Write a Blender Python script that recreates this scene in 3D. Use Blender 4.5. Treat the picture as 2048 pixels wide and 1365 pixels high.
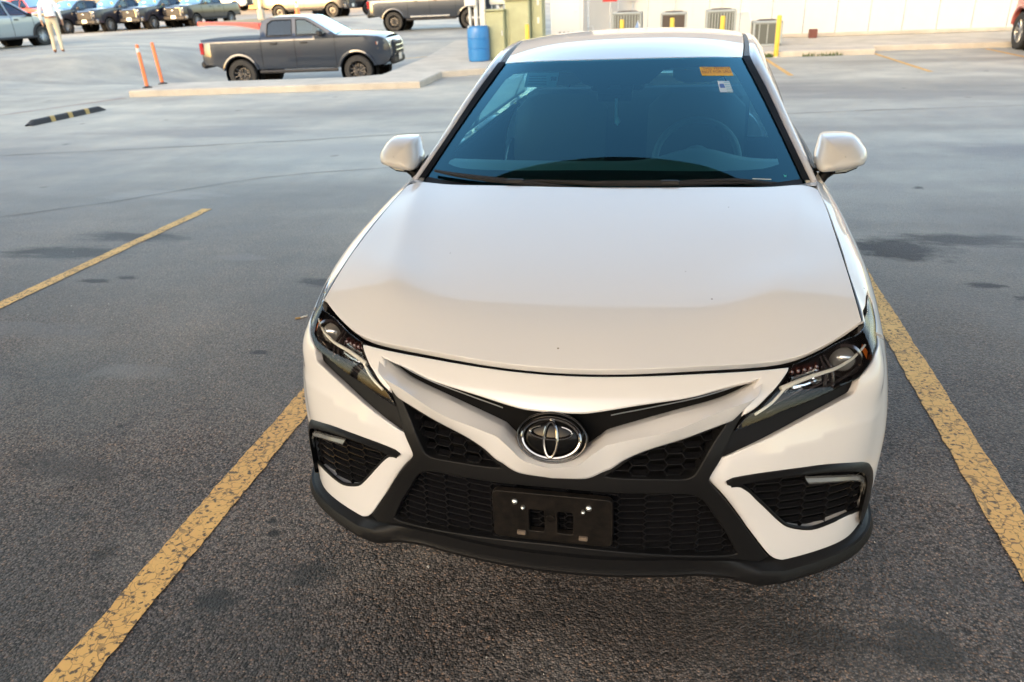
import bpy, bmesh, math, random
import numpy as np
from mathutils import Vector, Matrix
from mathutils.geometry import delaunay_2d_cdt
random.seed(7); RNG = np.random.default_rng(7)
scene = bpy.context.scene
for _o in list(bpy.data.objects): bpy.data.objects.remove(_o, do_unlink=True)
COL = scene.collection
# ---------------------------------------------------------------- camera
cam_data = bpy.data.cameras.new('camera'); cam = bpy.data.objects.new('camera', cam_data); COL.objects.link(cam)
_yaw, _pit, _rol = math.radians(-13.047), math.radians(24.676), math.radians(2.6)
_f = Vector((math.sin(_yaw)*math.cos(_pit), math.cos(_yaw)*math.cos(_pit), -math.sin(_pit)))
_r0 = Vector((math.cos(_yaw), -math.sin(_yaw), 0)); _d0 = _f.cross(_r0)
_r = _r0*math.cos(_rol)+_d0*math.sin(_rol); _d = _d0*math.cos(_rol)-_r0*math.sin(_rol)
cam.matrix_world = Matrix(((_r.x, -_d.x, -_f.x, .29), (_r.y, -_d.y, -_f.y, -1.637), (_r.z, -_d.z, -_f.z, 1.668), (0, 0, 0, 1)))
cam_data.sensor_width = 36; cam_data.lens = 26.636; cam_data.clip_start = .05; cam_data.clip_end = 2000
cam_data.dof.use_dof = True; cam_data.dof.focus_distance = 2.25; cam_data.dof.aperture_fstop = 4.5
scene.camera = cam
# ---------------------------------------------------------------- sky, sun, exposure
SUN_EL, SUN_AZ = math.radians(10), math.radians(196)       # azimuth the light comes from, clockwise from +y
world = bpy.data.worlds.new('World'); scene.world = world; world.use_nodes = True
_wn = world.node_tree; _bg = _wn.nodes['Background']
_sky = _wn.nodes.new('ShaderNodeTexSky'); _sky.sky_type = 'NISHITA'; _sky.sun_disc = False
_sky.sun_elevation = SUN_EL; _sky.sun_rotation = SUN_AZ; _sky.dust_density = 2.5; _sky.ozone_density = 1.0; _sky.air_density = 1.0
_wn.links.new(_sky.outputs[0], _bg.inputs[0]); _bg.inputs[1].default_value = .15
_sl = bpy.data.lights.new('sun', 'SUN'); _sl.energy = 1.2; _sl.angle = math.radians(1.5); _sl.color = (1, .70, .42)
sun = bpy.data.objects.new('sun', _sl); COL.objects.link(sun)
_sd = Vector((math.sin(SUN_AZ)*math.cos(SUN_EL), math.cos(SUN_AZ)*math.cos(SUN_EL), math.sin(SUN_EL)))
sun.rotation_euler = _sd.to_track_quat('Z', 'Y').to_euler(); sun.location = _sd*60
scene.view_settings.view_transform = 'Standard'; scene.view_settings.look = 'None'
scene.view_settings.exposure = 2.75; scene.view_settings.gamma = 1
scene.view_settings.use_white_balance = True; scene.view_settings.white_balance_temperature = 7200; scene.view_settings.white_balance_tint = 13   # camera set for open shade
scene.cycles.max_bounces = 8; scene.cycles.transparent_max_bounces = 16; scene.cycles.use_denoising = True
# ---------------------------------------------------------------- materials
M = {}
def mat(name, col=(.5, .5, .5), rough=.5, metal=0, coat=0, spec=.5, noise=0, nscale=20, bump=0, bscale=60, emit=None, trans=0, alt=None, coatrough=.03):
    m = bpy.data.materials.new(name); m.use_nodes = True; t = m.node_tree; b = t.nodes['Principled BSDF']
    b.inputs['Base Color'].default_value = (*col, 1); b.inputs['Roughness'].default_value = rough; b.inputs['Metallic'].default_value = metal
    b.inputs['Specular IOR Level'].default_value = spec
    b.inputs['Coat Weight'].default_value = coat; b.inputs['Coat Roughness'].default_value = coatrough
    if trans: b.inputs['Transmission Weight'].default_value = trans
    if noise or bump:
        tc = t.nodes.new('ShaderNodeTexCoord')
    if noise:
        n = t.nodes.new('ShaderNodeTexNoise'); n.inputs['Scale'].default_value = nscale; n.inputs['Detail'].default_value = 6; n.inputs['Roughness'].default_value = .65
        t.links.new(tc.outputs['Object'], n.inputs['Vector'])
        r = t.nodes.new('ShaderNodeValToRGB'); r.color_ramp.elements[0].position = .32; r.color_ramp.elements[1].position = .7
        a = alt if alt else tuple(c*(1-noise) for c in col); r.color_ramp.elements[0].color = (*a, 1); r.color_ramp.elements[1].color = (*col, 1)
        t.links.new(n.outputs['Fac'], r.inputs['Fac']); t.links.new(r.outputs['Color'], b.inputs['Base Color'])
    if bump:
        n = t.nodes.new('ShaderNodeTexNoise'); n.inputs['Scale'].default_value = bscale; n.inputs['Detail'].default_value = 5
        t.links.new(tc.outputs['Object'], n.inputs['Vector'])
        bp = t.nodes.new('ShaderNodeBump'); bp.inputs['Strength'].default_value = bump; bp.inputs['Distance'].default_value = .01
        t.links.new(n.outputs['Fac'], bp.inputs['Height']); t.links.new(bp.outputs['Normal'], b.inputs['Normal'])
    if emit:
        b.inputs['Emission Color'].default_value = (*emit[0], 1); b.inputs['Emission Strength'].default_value = emit[1]
    M[name] = m; return m
def glass_mat(name, tint, gloss=1.0, ior=1.5, gcol=(1, 1, 1)):
    """thin pane: tinted see-through plus a Fresnel mirror"""
    m = bpy.data.materials.new(name); m.use_nodes = True; t = m.node_tree; t.nodes.clear()
    o = t.nodes.new('ShaderNodeOutputMaterial'); mx = t.nodes.new('ShaderNodeMixShader'); tr = t.nodes.new('ShaderNodeBsdfTransparent'); gl = t.nodes.new('ShaderNodeBsdfGlossy')
    fr = t.nodes.new('ShaderNodeFresnel'); fr.inputs['IOR'].default_value = ior; ml = t.nodes.new('ShaderNodeMath'); ml.operation = 'MULTIPLY'; ml.inputs[1].default_value = gloss; ml.use_clamp = True
    tr.inputs['Color'].default_value = (*tint, 1); gl.inputs['Roughness'].default_value = .0; gl.inputs['Color'].default_value = (*gcol, 1)
    t.links.new(fr.outputs[0], ml.inputs[0]); t.links.new(ml.outputs[0], mx.inputs[0]); t.links.new(tr.outputs[0], mx.inputs[1]); t.links.new(gl.outputs[0], mx.inputs[2]); t.links.new(mx.outputs[0], o.inputs[0])
    M[name] = m; return m
# ---------------------------------------------------------------- object helpers
def tag(o, label=None, cat=None, group=None, kind=None):
    if label: o['label'] = label
    if cat: o['category'] = cat
    if group: o['group'] = group
    if kind: o['kind'] = kind
    return o
def empty(name, loc=(0, 0, 0), rz=0, label=None, cat=None, group=None):
    o = bpy.data.objects.new(name, None); COL.objects.link(o); o.location = loc; o.rotation_euler = (0, 0, rz); o.empty_display_size = .2
    return tag(o, label, cat, group)
def link(name, me, parent=None, material=None):
    o = bpy.data.objects.new(name, me); COL.objects.link(o)
    if material is not None and not me.materials: me.materials.append(M[material] if isinstance(material, str) else material)
    if parent is not None: o.parent = parent
    return o
def mesh(name, verts, faces, material, parent=None, smooth=False, sharp=None):
    me = bpy.data.meshes.new(name); me.from_pydata([tuple(map(float, v)) for v in verts], [], [tuple(map(int, f)) for f in faces]); me.update()
    if smooth:
        me.shade_smooth()
        if sharp: me.set_sharp_from_angle(angle=math.radians(sharp))
    return link(name, me, parent, material)
class MB:
    """collects simple shapes for ONE mesh"""
    def __init__(s): s.v = []; s.f = []
    def add(s, v, f):
        b = len(s.v); s.v += [tuple(map(float, p)) for p in v]; s.f += [tuple(i+b for i in q) for q in f]; return s
    def box(s, c, d, rz=0, bev=0, taper=1.0):
        x, y, z = d[0]/2, d[1]/2, d[2]/2; ca, sa = math.cos(rz), math.sin(rz)
        b = min(bev, x*.9, y*.9, z*.9)
        if b <= 0:
            P = [(i*x*(taper if k > 0 else 1), j*y*(taper if k > 0 else 1), k*z) for k in (-1, 1) for j in (-1, 1) for i in (-1, 1)]
            F = [(0, 2, 3, 1), (4, 5, 7, 6), (0, 1, 5, 4), (2, 6, 7, 3), (0, 4, 6, 2), (1, 3, 7, 5)]
        else:
            ring = [(-x+b, -y), (x-b, -y), (x, -y+b), (x, y-b), (x-b, y), (-x+b, y), (-x, y-b), (-x, -y+b)]
            ins = lambda q: (q[0]*(x-b)/x, q[1]*(y-b)/y)
            P = [(*ins(q), -z) for q in ring]+[(*q, -z+b) for q in ring]+[(*q, z-b) for q in ring]+[(*ins(q), z) for q in ring]
            F = [tuple(range(7, -1, -1)), tuple(range(24, 32))]
            for k in range(3):
                for i in range(8): F.append((k*8+i, k*8+(i+1) % 8, k*8+8+(i+1) % 8, k*8+8+i))
        P = [(c[0]+p[0]*ca-p[1]*sa, c[1]+p[0]*sa+p[1]*ca, c[2]+p[2]) for p in P]
        return s.add(P, F)
    def cyl(s, a, b, r0, r1=None, n=16, cap=True):
        r1 = r0 if r1 is None else r1; a = Vector(a); b = Vector(b); d = (b-a).normalized(); u = d.orthogonal().normalized(); w = d.cross(u)
        P = [a+(u*math.cos(t)+w*math.sin(t))*r0 for t in [2*math.pi*i/n for i in range(n)]]+[b+(u*math.cos(t)+w*math.sin(t))*r1 for t in [2*math.pi*i/n for i in range(n)]]
        F = [(i, (i+1) % n, n+(i+1) % n, n+i) for i in range(n)]
        if cap: F += [tuple(range(n-1, -1, -1)), tuple(range(n, 2*n))]
        return s.add(P, F)
    def tube(s, pts, r, n=8, closed=False):
        pts = [Vector(p) for p in pts]; m = len(pts); P = []; prev = None
        for i, p in enumerate(pts):
            a = pts[(i-1) % m] if (closed or i) else p; b = pts[(i+1) % m] if (closed or i < m-1) else p
            d = (b-a).normalized()
            u = d.orthogonal().normalized() if prev is None else (prev-d*prev.dot(d)).normalized()
            prev = u; w = d.cross(u); rr = r[i] if isinstance(r, (list, tuple)) else r
            P += [p+(u*math.cos(t)+w*math.sin(t))*rr for t in [2*math.pi*k/n for k in range(n)]]
        F = [(i*n+k, i*n+(k+1) % n, ((i+1) % m)*n+(k+1) % n, ((i+1) % m)*n+k) for i in range(m if closed else m-1) for k in range(n)]
        if not closed: F += [tuple(range(n-1, -1, -1)), tuple(range((m-1)*n, m*n))]
        return s.add(P, F)
    def lathe(s, prof, c=(0, 0, 0), axis='z', n=28, close=False):
        P = []; F = []; m = len(prof)
        for i in range(n):
            t = 2*math.pi*i/n
            for r, h in prof:
                q = (r*math.cos(t), r*math.sin(t), h) if axis == 'z' else ((h, r*math.cos(t), r*math.sin(t)) if axis == 'x' else (r*math.sin(t), h, r*math.cos(t)))
                P.append((c[0]+q[0], c[1]+q[1], c[2]+q[2]))
        for i in range(n):
            for k in range(m if close else m-1): F.append((i*m+k, ((i+1) % n)*m+k, ((i+1) % n)*m+(k+1) % m, i*m+(k+1) % m))
        return s.add(P, F)
    def build(s, name, material, parent=None, smooth=False, sharp=35): return mesh(name, s.v, s.f, material, parent, smooth, sharp if smooth else None)
def grid_mesh(name, G, material, parent=None, smooth=True, closed_u=False, sharp=None, flip=False):
    """G: (n, m, 3) array of points"""
    n, m = G.shape[:2]; V = G.reshape(-1, 3); F = []
    for i in range(n if closed_u else n-1):
        for j in range(m-1):
            q = (i*m+j, ((i+1) % n)*m+j, ((i+1) % n)*m+j+1, i*m+j+1); F.append(q[::-1] if flip else q)
    return mesh(name, V, F, material, parent, smooth, sharp)
def copy_tree(o, parent=None):
    c = o.copy(); COL.objects.link(c); c.parent = parent
    for ch in list(o.children): copy_tree(ch, c)
    return c
def inside(poly, p):
    """even-odd test, poly (n,2), p (m,2)"""
    x, y = p[:, 0][:, None], p[:, 1][:, None]; a = poly; b = np.roll(poly, -1, 0)
    c = ((a[:, 1] > y) != (b[:, 1] > y)) & (x < (b[:, 0]-a[:, 0])*(y-a[:, 1])/(b[:, 1]-a[:, 1]+1e-15)+a[:, 0])
    return c.sum(1) % 2 == 1
def smooth_poly(pts, step, corner=35, closed=True):
    """Catmull-Rom through an outline, sharp where it turns by more than `corner` degrees, resampled at `step`"""
    P = np.array(pts, float); n = len(P)
    def is_c(i):
        if not closed and i in (0, n-1): return True
        a = P[i]-P[i-1]; b = P[(i+1) % n]-P[i]
        return np.degrees(np.arccos(np.clip(a@b/(np.linalg.norm(a)*np.linalg.norm(b)+1e-12), -1, 1))) > corner
    out = []
    for i in range(n if closed else n-1):
        j = (i+1) % n; p0, p1, p2, p3 = P[i-1], P[i], P[j], P[(j+1) % n]
        L = np.linalg.norm(p2-p1); k = max(1, int(round(L/step)))
        m1 = (p2-p1) if is_c(i) else (p2-p0)*L/(L+np.linalg.norm(p1-p0)); m2 = (p2-p1) if is_c(j) else (p3-p1)*L/(L+np.linalg.norm(p3-p2))
        for q in range(k):
            t = q/k; out.append((2*t**3-3*t**2+1)*p1+(t**3-2*t**2+t)*m1+(-2*t**3+3*t**2)*p2+(t**3-t**2)*m2)
    if not closed: out.append(P[-1])
    return np.array(out)
def cdt_fill(loops, step):
    """triangulate the area inside loops[0] minus loops[1:] with an inner lattice"""
    allp = np.concatenate(loops); lo, hi = loops[0].min(0), loops[0].max(0)
    gx = np.arange(lo[0], hi[0]+step, step); gy = np.arange(lo[1], hi[1]+step, step*.866)
    g = np.array([(x+(step/2 if j % 2 else 0), y) for j, y in enumerate(gy) for x in gx])
    ok = inside(loops[0], g)
    for h in loops[1:]: ok &= ~inside(h, g)
    g = g[ok]
    if len(g):
        d = np.min(np.linalg.norm(g[:, None]-allp[None], axis=2), 1); g = g[d > step*.55]
    pts = np.concatenate([allp, g]) if len(g) else allp
    E = []; b = 0
    for l in loops:
        k = len(l); E += [(b+i, b+(i+1) % k) for i in range(k)]; b += k
    r = delaunay_2d_cdt([Vector(p) for p in pts], E, [], 0, 1e-7)
    V = np.array([tuple(v) for v in r[0]]); T = np.array([f for f in r[2] if len(f) == 3])
    c = V[T].mean(1); ok = inside(loops[0], c)
    for h in loops[1:]: ok &= ~inside(h, c)
    return V, T[ok]
def inset_loop(L, d, inward=True):
    a = L-np.roll(L, 1, 0); b = np.roll(L, -1, 0)-L
    na = np.stack([-a[:, 1], a[:, 0]], 1); nb = np.stack([-b[:, 1], b[:, 0]], 1)
    na /= np.linalg.norm(na, axis=1)[:, None]+1e-12; nb /= np.linalg.norm(nb, axis=1)[:, None]+1e-12
    n = na+nb; n /= np.linalg.norm(n, axis=1)[:, None]+1e-9
    k = np.clip(1/np.maximum((n*na).sum(1), .5), 1, 1.6)[:, None]
    area = (L[:, 0]*np.roll(L[:, 1], -1)-np.roll(L[:, 0], -1)*L[:, 1]).sum()
    s = 1 if area > 0 else -1
    return L+n*k*d*s*(1 if inward else -1)
def panel_mesh(name, fn, loops, step=.02, bev=.003, thick=.014, corner=35, scale=(1, 1), mirror=False, bstep=None):
    """body panel: loops in chart coordinates (metres after `scale`), fn(a, b) -> points, outward normals"""
    S = np.array(scale, float); bs = bstep or step*.6
    Ls = [smooth_poly(np.array(l, float)*S, bs, corner) for l in loops]
    In = [inset_loop(l, bev, inward=(k == 0)) for k, l in enumerate(Ls)]
    V2, T = cdt_fill(In, step)
    P, N = fn(V2[:, 0]/S[0], V2[:, 1]/S[1])
    verts = [P]; norms = [N]; faces = []
    # orient triangles along the normals
    fn_ = np.cross(P[T[:, 1]]-P[T[:, 0]], P[T[:, 2]]-P[T[:, 0]]); fl = (fn_*N[T[:, 0]]).sum(1) < 0
    T = T.copy(); T[fl] = T[fl][:, ::-1]; faces += [tuple(t) for t in T]
    base = len(P)
    # match inset vertices in V2 (first occurrence)
    for l, ins in zip(Ls, In):
        idx = np.array([np.abs(V2-q).sum(1).argmin() for q in ins])
        Po, No = fn(l[:, 0]/S[0], l[:, 1]/S[1]); k = len(l)
        outw = Po-P[idx]; outw -= (outw*No).sum(1)[:, None]*No; outw /= np.linalg.norm(outw, axis=1)[:, None]+1e-9
        mid = .5*(Po+P[idx])+outw*bev*.2-No*bev*.12
        ringA = Po-No*bev; ringB = Po-No*(bev+thick)
        verts += [mid, ringA, ringB]; norms += [N[idx]*.8+outw*.6, outw+No*.15, outw]
        b0 = base; base += 3*k
        for i in range(k):
            j = (i+1) % k
            for q in ((idx[i], idx[j], b0+j, b0+i), (b0+i, b0+j, b0+k+j, b0+k+i), (b0+k+i, b0+k+j, b0+2*k+j, b0+2*k+i)):
                if len(set(q)) < 4: continue
                faces.append(q)
    V = np.concatenate(verts); NN = np.concatenate(norms); NN /= np.linalg.norm(NN, axis=1)[:, None]+1e-12
    # orient ring quads
    out = []
    for f in faces:
        a, b, c = V[f[0]], V[f[1]], V[f[2]]
        out.append(f if np.cross(b-a, c-a)@(NN[f[0]]+NN[f[2]]) >= 0 else f[::-1])
    if mirror:
        V = V*[-1, 1, 1]; NN = NN*[-1, 1, 1]; out = [f[::-1] for f in out]
    me = bpy.data.meshes.new(name); me.from_pydata(V.tolist(), [], [tuple(int(i) for i in f) for f in out]); me.update()
    me.shade_smooth()
    if len(me.vertices) == len(NN): me.normals_split_custom_set_from_vertices(NN.tolist())
    return me
# ================================================================ ground
def asphalt_mat():
    m = mat('asphalt', (.1, .1, .1), .8); t = m.node_tree; b = t.nodes['Principled BSDF']; N = t.nodes.new; L = t.links.new
    g = N('ShaderNodeNewGeometry')
    def noise(sc, det=5, rough=.6, w=None):
        n = N('ShaderNodeTexNoise'); n.inputs['Scale'].default_value = sc; n.inputs['Detail'].default_value = det; n.inputs['Roughness'].default_value = rough; L(g.outputs['Position'], n.inputs['Vector']); return n
    def ramp(src, a, b_, c0, c1):
        r = N('ShaderNodeValToRGB'); r.color_ramp.elements[0].position = a; r.color_ramp.elements[1].position = b_; r.color_ramp.elements[0].color = (*c0, 1); r.color_ramp.elements[1].color = (*c1, 1); L(src, r.inputs['Fac']); return r
    def mix(a, b_, f, mode='MIX'):
        x = N('ShaderNodeMix'); x.data_type = 'RGBA'; x.blend_type = mode
        for s, k in ((a, 'A'), (b_, 'B')):
            if isinstance(s, tuple): x.inputs[k].default_value = (*s, 1)
            else: L(s, x.inputs[k])
        if isinstance(f, (int, float)): x.inputs['Factor'].default_value = f
        else: L(f, x.inputs['Factor'])
        return x.outputs['Result']
    # stones in dark binder
    vo = N('ShaderNodeTexVoronoi'); vo.inputs['Scale'].default_value = 150; L(g.outputs['Position'], vo.inputs['Vector'])
    vo2 = N('ShaderNodeTexVoronoi'); vo2.inputs['Scale'].default_value = 70; L(g.outputs['Position'], vo2.inputs['Vector'])
    hs = N('ShaderNodeSeparateColor'); L(vo.outputs['Color'], hs.inputs[0])
    stone = ramp(hs.outputs[0], .10, .97, (.028, .024, .0225), (.27, .225, .20))
    tint = ramp(hs.outputs[1], .80, .92, (1, 1, 1), (1.6, 1.25, 1.0)); stone_c = mix(stone.outputs['Color'], tint.outputs['Color'], 1.0, 'MULTIPLY')
    binder = ramp(vo.outputs['Distance'], .25, .62, (1, 1, 1), (.35, .35, .36)); col = mix(stone_c, binder.outputs['Color'], .8, 'MULTIPLY')
    # wide worn / dusty areas and darker sealed areas
    big = noise(.11, 4, .55); bigr = ramp(big.outputs['Fac'], .40, .62, (0, 0, 0), (1, 1, 1))
    mid = noise(.9, 6, .62); midr = ramp(mid.outputs['Fac'], .34, .66, (.52, .53, .56), (1.28, 1.25, 1.2))
    col = mix(col, midr.outputs['Color'], 1.0, 'MULTIPLY')
    # lighter grey asphalt beyond the bays (y > 5), darker surface in the bays
    sp = N('ShaderNodeSeparateXYZ'); L(g.outputs['Position'], sp.inputs[0])
    nb = noise(.35, 4); ad = N('ShaderNodeMath'); ad.operation = 'MULTIPLY_ADD'; ad.inputs[1].default_value = 5.0; L(nb.outputs['Fac'], ad.inputs[0]); L(sp.outputs['Y'], ad.inputs[2])
    far_mix = N('ShaderNodeMapRange'); far_mix.inputs['From Min'].default_value = 3.5; far_mix.inputs['From Max'].default_value = 9.0; L(ad.outputs[0], far_mix.inputs['Value'])
    far_col = mix((.46, .44, .375), (.32, .31, .28), bigr.outputs['Color']); fine = noise(240, 3, .7); finer = ramp(fine.outputs['Fac'], .3, .7, (.72, .72, .72), (1.22, 1.22, 1.22)); far_col = mix(far_col, finer.outputs['Color'], 1.0, 'MULTIPLY')
    far_col = mix(far_col, midr.outputs['Color'], .55, 'MULTIPLY')
    col = mix(col, far_col, far_mix.outputs['Result'])
    # streaky darker drive lanes across the lot
    mp = N('ShaderNodeMapping'); mp.inputs['Scale'].default_value = (.10, .55, 1); mp.inputs['Rotation'].default_value = (0, 0, .12); L(g.outputs['Position'], mp.inputs['Vector'])
    st = N('ShaderNodeTexNoise'); st.inputs['Scale'].default_value = 1.0; st.inputs['Detail'].default_value = 5; L(mp.outputs[0], st.inputs['Vector'])
    str_ = ramp(st.outputs['Fac'], .42, .66, (1.06, 1.06, 1.06), (.62, .63, .66)); col = mix(col, str_.outputs['Color'], .8, 'MULTIPLY')
    # dusty film between bays
    du = noise(1.7, 5, .6); dur = ramp(du.outputs['Fac'], .52, .74, (0, 0, 0), (1, 1, 1)); dm = N('ShaderNodeMath'); dm.operation = 'MULTIPLY'; dm.inputs[1].default_value = .30; L(dur.outputs['Color'], dm.inputs[0]); col = mix(col, (.22, .215, .205), dm.outputs[0])
    # oil drips
    sn = N('ShaderNodeTexVoronoi'); sn.inputs['Scale'].default_value = 1.15; sn.inputs['Randomness'].default_value = 1; L(g.outputs['Position'], sn.inputs['Vector'])
    wob = noise(14, 4); wa = N('ShaderNodeMath'); wa.operation = 'MULTIPLY_ADD'; wa.inputs[1].default_value = .16; L(wob.outputs['Fac'], wa.inputs[0]); L(sn.outputs['Distance'], wa.inputs[2])
    sr = ramp(wa.outputs[0], .105, .15, (.26, .25, .25), (1, 1, 1)); col = mix(col, sr.outputs['Color'], .85, 'MULTIPLY')
    # explicit stains and a smear of dust seen in the photograph
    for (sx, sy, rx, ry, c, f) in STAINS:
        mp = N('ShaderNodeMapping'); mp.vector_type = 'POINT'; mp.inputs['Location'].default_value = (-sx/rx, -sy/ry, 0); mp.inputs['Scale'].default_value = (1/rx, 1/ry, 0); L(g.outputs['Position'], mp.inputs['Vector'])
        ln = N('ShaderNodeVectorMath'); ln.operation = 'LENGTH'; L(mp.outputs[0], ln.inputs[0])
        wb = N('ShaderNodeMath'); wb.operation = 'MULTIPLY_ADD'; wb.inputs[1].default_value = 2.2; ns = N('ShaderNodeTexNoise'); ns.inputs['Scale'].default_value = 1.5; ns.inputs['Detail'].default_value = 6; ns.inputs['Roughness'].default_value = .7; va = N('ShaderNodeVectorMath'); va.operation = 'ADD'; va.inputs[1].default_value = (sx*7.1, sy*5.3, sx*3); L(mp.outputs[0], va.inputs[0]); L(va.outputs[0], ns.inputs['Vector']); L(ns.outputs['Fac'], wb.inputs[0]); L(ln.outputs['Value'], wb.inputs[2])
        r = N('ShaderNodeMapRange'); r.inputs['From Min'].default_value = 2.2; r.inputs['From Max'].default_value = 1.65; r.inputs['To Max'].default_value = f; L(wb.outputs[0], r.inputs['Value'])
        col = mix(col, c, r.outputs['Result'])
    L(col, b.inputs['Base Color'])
    rr = ramp(mid.outputs['Fac'], .3, .7, (.55, .55, .55), (.85, .85, .85)); L(rr.outputs['Color'], b.inputs['Roughness'])
    b.inputs['Specular IOR Level'].default_value = .45
    # relief
    h = N('ShaderNodeMath'); h.operation = 'MULTIPLY_ADD'; h.inputs[1].default_value = -1.0; L(vo.outputs['Distance'], h.inputs[0]); L(vo2.outputs['Distance'], h.inputs[2])
    bp = N('ShaderNodeBump'); bp.inputs['Strength'].default_value = .75; bp.inputs['Distance'].default_value = .006; L(h.outputs[0], bp.inputs['Height']); L(bp.outputs['Normal'], b.inputs['Normal'])
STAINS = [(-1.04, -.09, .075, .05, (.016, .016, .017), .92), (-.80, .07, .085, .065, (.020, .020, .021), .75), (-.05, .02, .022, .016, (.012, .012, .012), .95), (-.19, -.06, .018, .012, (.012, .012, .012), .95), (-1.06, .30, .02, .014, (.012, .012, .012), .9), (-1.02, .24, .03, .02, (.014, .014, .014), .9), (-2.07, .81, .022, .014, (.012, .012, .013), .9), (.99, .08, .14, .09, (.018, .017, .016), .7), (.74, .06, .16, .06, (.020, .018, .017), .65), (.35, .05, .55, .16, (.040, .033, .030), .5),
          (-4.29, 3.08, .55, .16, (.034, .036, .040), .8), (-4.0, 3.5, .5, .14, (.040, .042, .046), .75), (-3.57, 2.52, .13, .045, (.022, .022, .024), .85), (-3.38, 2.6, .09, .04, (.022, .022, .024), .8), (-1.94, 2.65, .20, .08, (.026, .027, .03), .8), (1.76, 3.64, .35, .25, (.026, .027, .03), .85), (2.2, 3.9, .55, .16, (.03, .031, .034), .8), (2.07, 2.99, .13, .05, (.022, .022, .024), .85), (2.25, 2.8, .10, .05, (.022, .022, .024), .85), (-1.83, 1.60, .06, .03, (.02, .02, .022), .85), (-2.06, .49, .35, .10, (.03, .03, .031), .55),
          (-2.36, 1.30, .24, .09, (.20, .195, .185), .4), (-2.81, 3.09, .22, .08, (.24, .23, .22), .4), (-3.37, 1.72, .5, .12, (.17, .168, .165), .4), (-4.66, 4.87, .7, .2, (.34, .325, .295), .5), (-3.68, 7.15, 1.4, .5, (.36, .35, .32), .5), (-6.5, 8.5, 2.0, .6, (.16, .16, .165), .5), (4.2, 7.0, 1.6, .5, (.17, .17, .175), .5), (3.6, 11.5, 2.2, .6, (.15, .15, .155), .5), (-9.0, 6.6, 1.8, .4, (.17, .17, .175), .5)]
asphalt_mat()
CTRL = [(x, y, 0) for x in (-14, -10, -6, -2, 2, 6, 10, 16, 30) for y in (-60, -30, -12, -4, 2, 7, 11)]+[(x, y, 0) for x in (-3, 0, 4, 9, 16, 30) for y in (15, 19, 24, 40, 80)]+[(-11.1, 13.5, 0), (-8, 13, 0), (-5, 14, 0), (-5.5, 17, 0), (-6.5, 21, .05),
        (-12, 18.9, -.45), (-10.0, 19.2, -.45), (-8.2, 19.5, -.45), (-10.2, 20.3, -.43), (-8.2, 20.6, -.42), (-14, 15, -.02), (-18.4, 19.8, .56), (-20, 21, .56), (-24.5, 25.9, .54), (-26.5, 24, .54), (-26.0, 27.5, .54), (-22, 32, .4),
        (-13.6, 35.9, .2), (-10, 36.5, .2), (-8, 37, .2), (-9, 30, .05), (-32.4, 48.7, .42), (-38.6, 44.1, .43), (-36, 52, .5), (-27, 47, .6), (-22, 45, .65), (-22.7, 49.4, .68), (-26, 48, .7), (-40, 60, .9), (-60, 60, 1.0), (-60, 90, 1.3), (-20, 90, 1.3), (-100, 40, .8), (-40, 20, .5), (-60, 0, .3), (-40, -20, .1), (-25, 0, .05), (-20, 10, .1), (-18, 14, .15), (-100, 150, 1.5), (20, 150, 1.0)]
_cx = np.array(CTRL)
def gz(x, y):
    d2 = (_cx[:, 0]-x)**2+(_cx[:, 1]-y)**2+.35; w = d2**-1.9; return float((w*_cx[:, 2]).sum()/w.sum())
xs = np.unique(np.r_[-260, -180, -120, np.arange(-90, -46, 4), np.arange(-46, -3, 1.0), np.arange(-3, 12, 2.5), 16, 24, 40, 80, 200]); ys = np.unique(np.r_[-200, -80, -30, np.arange(-10, 12, 3), np.arange(12, 60, 1.0), np.arange(60, 100, 4), 130, 180, 300])
G = np.array([[(x, y, gz(x, y)) for y in ys] for x in xs]); G[:, :, 2] = np.where(np.abs(G[:, :, 2]) < .004, 0, G[:, :, 2])
tag(grid_mesh('ground', G, 'asphalt', None, smooth=True, flip=False), kind='structure')
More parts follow.
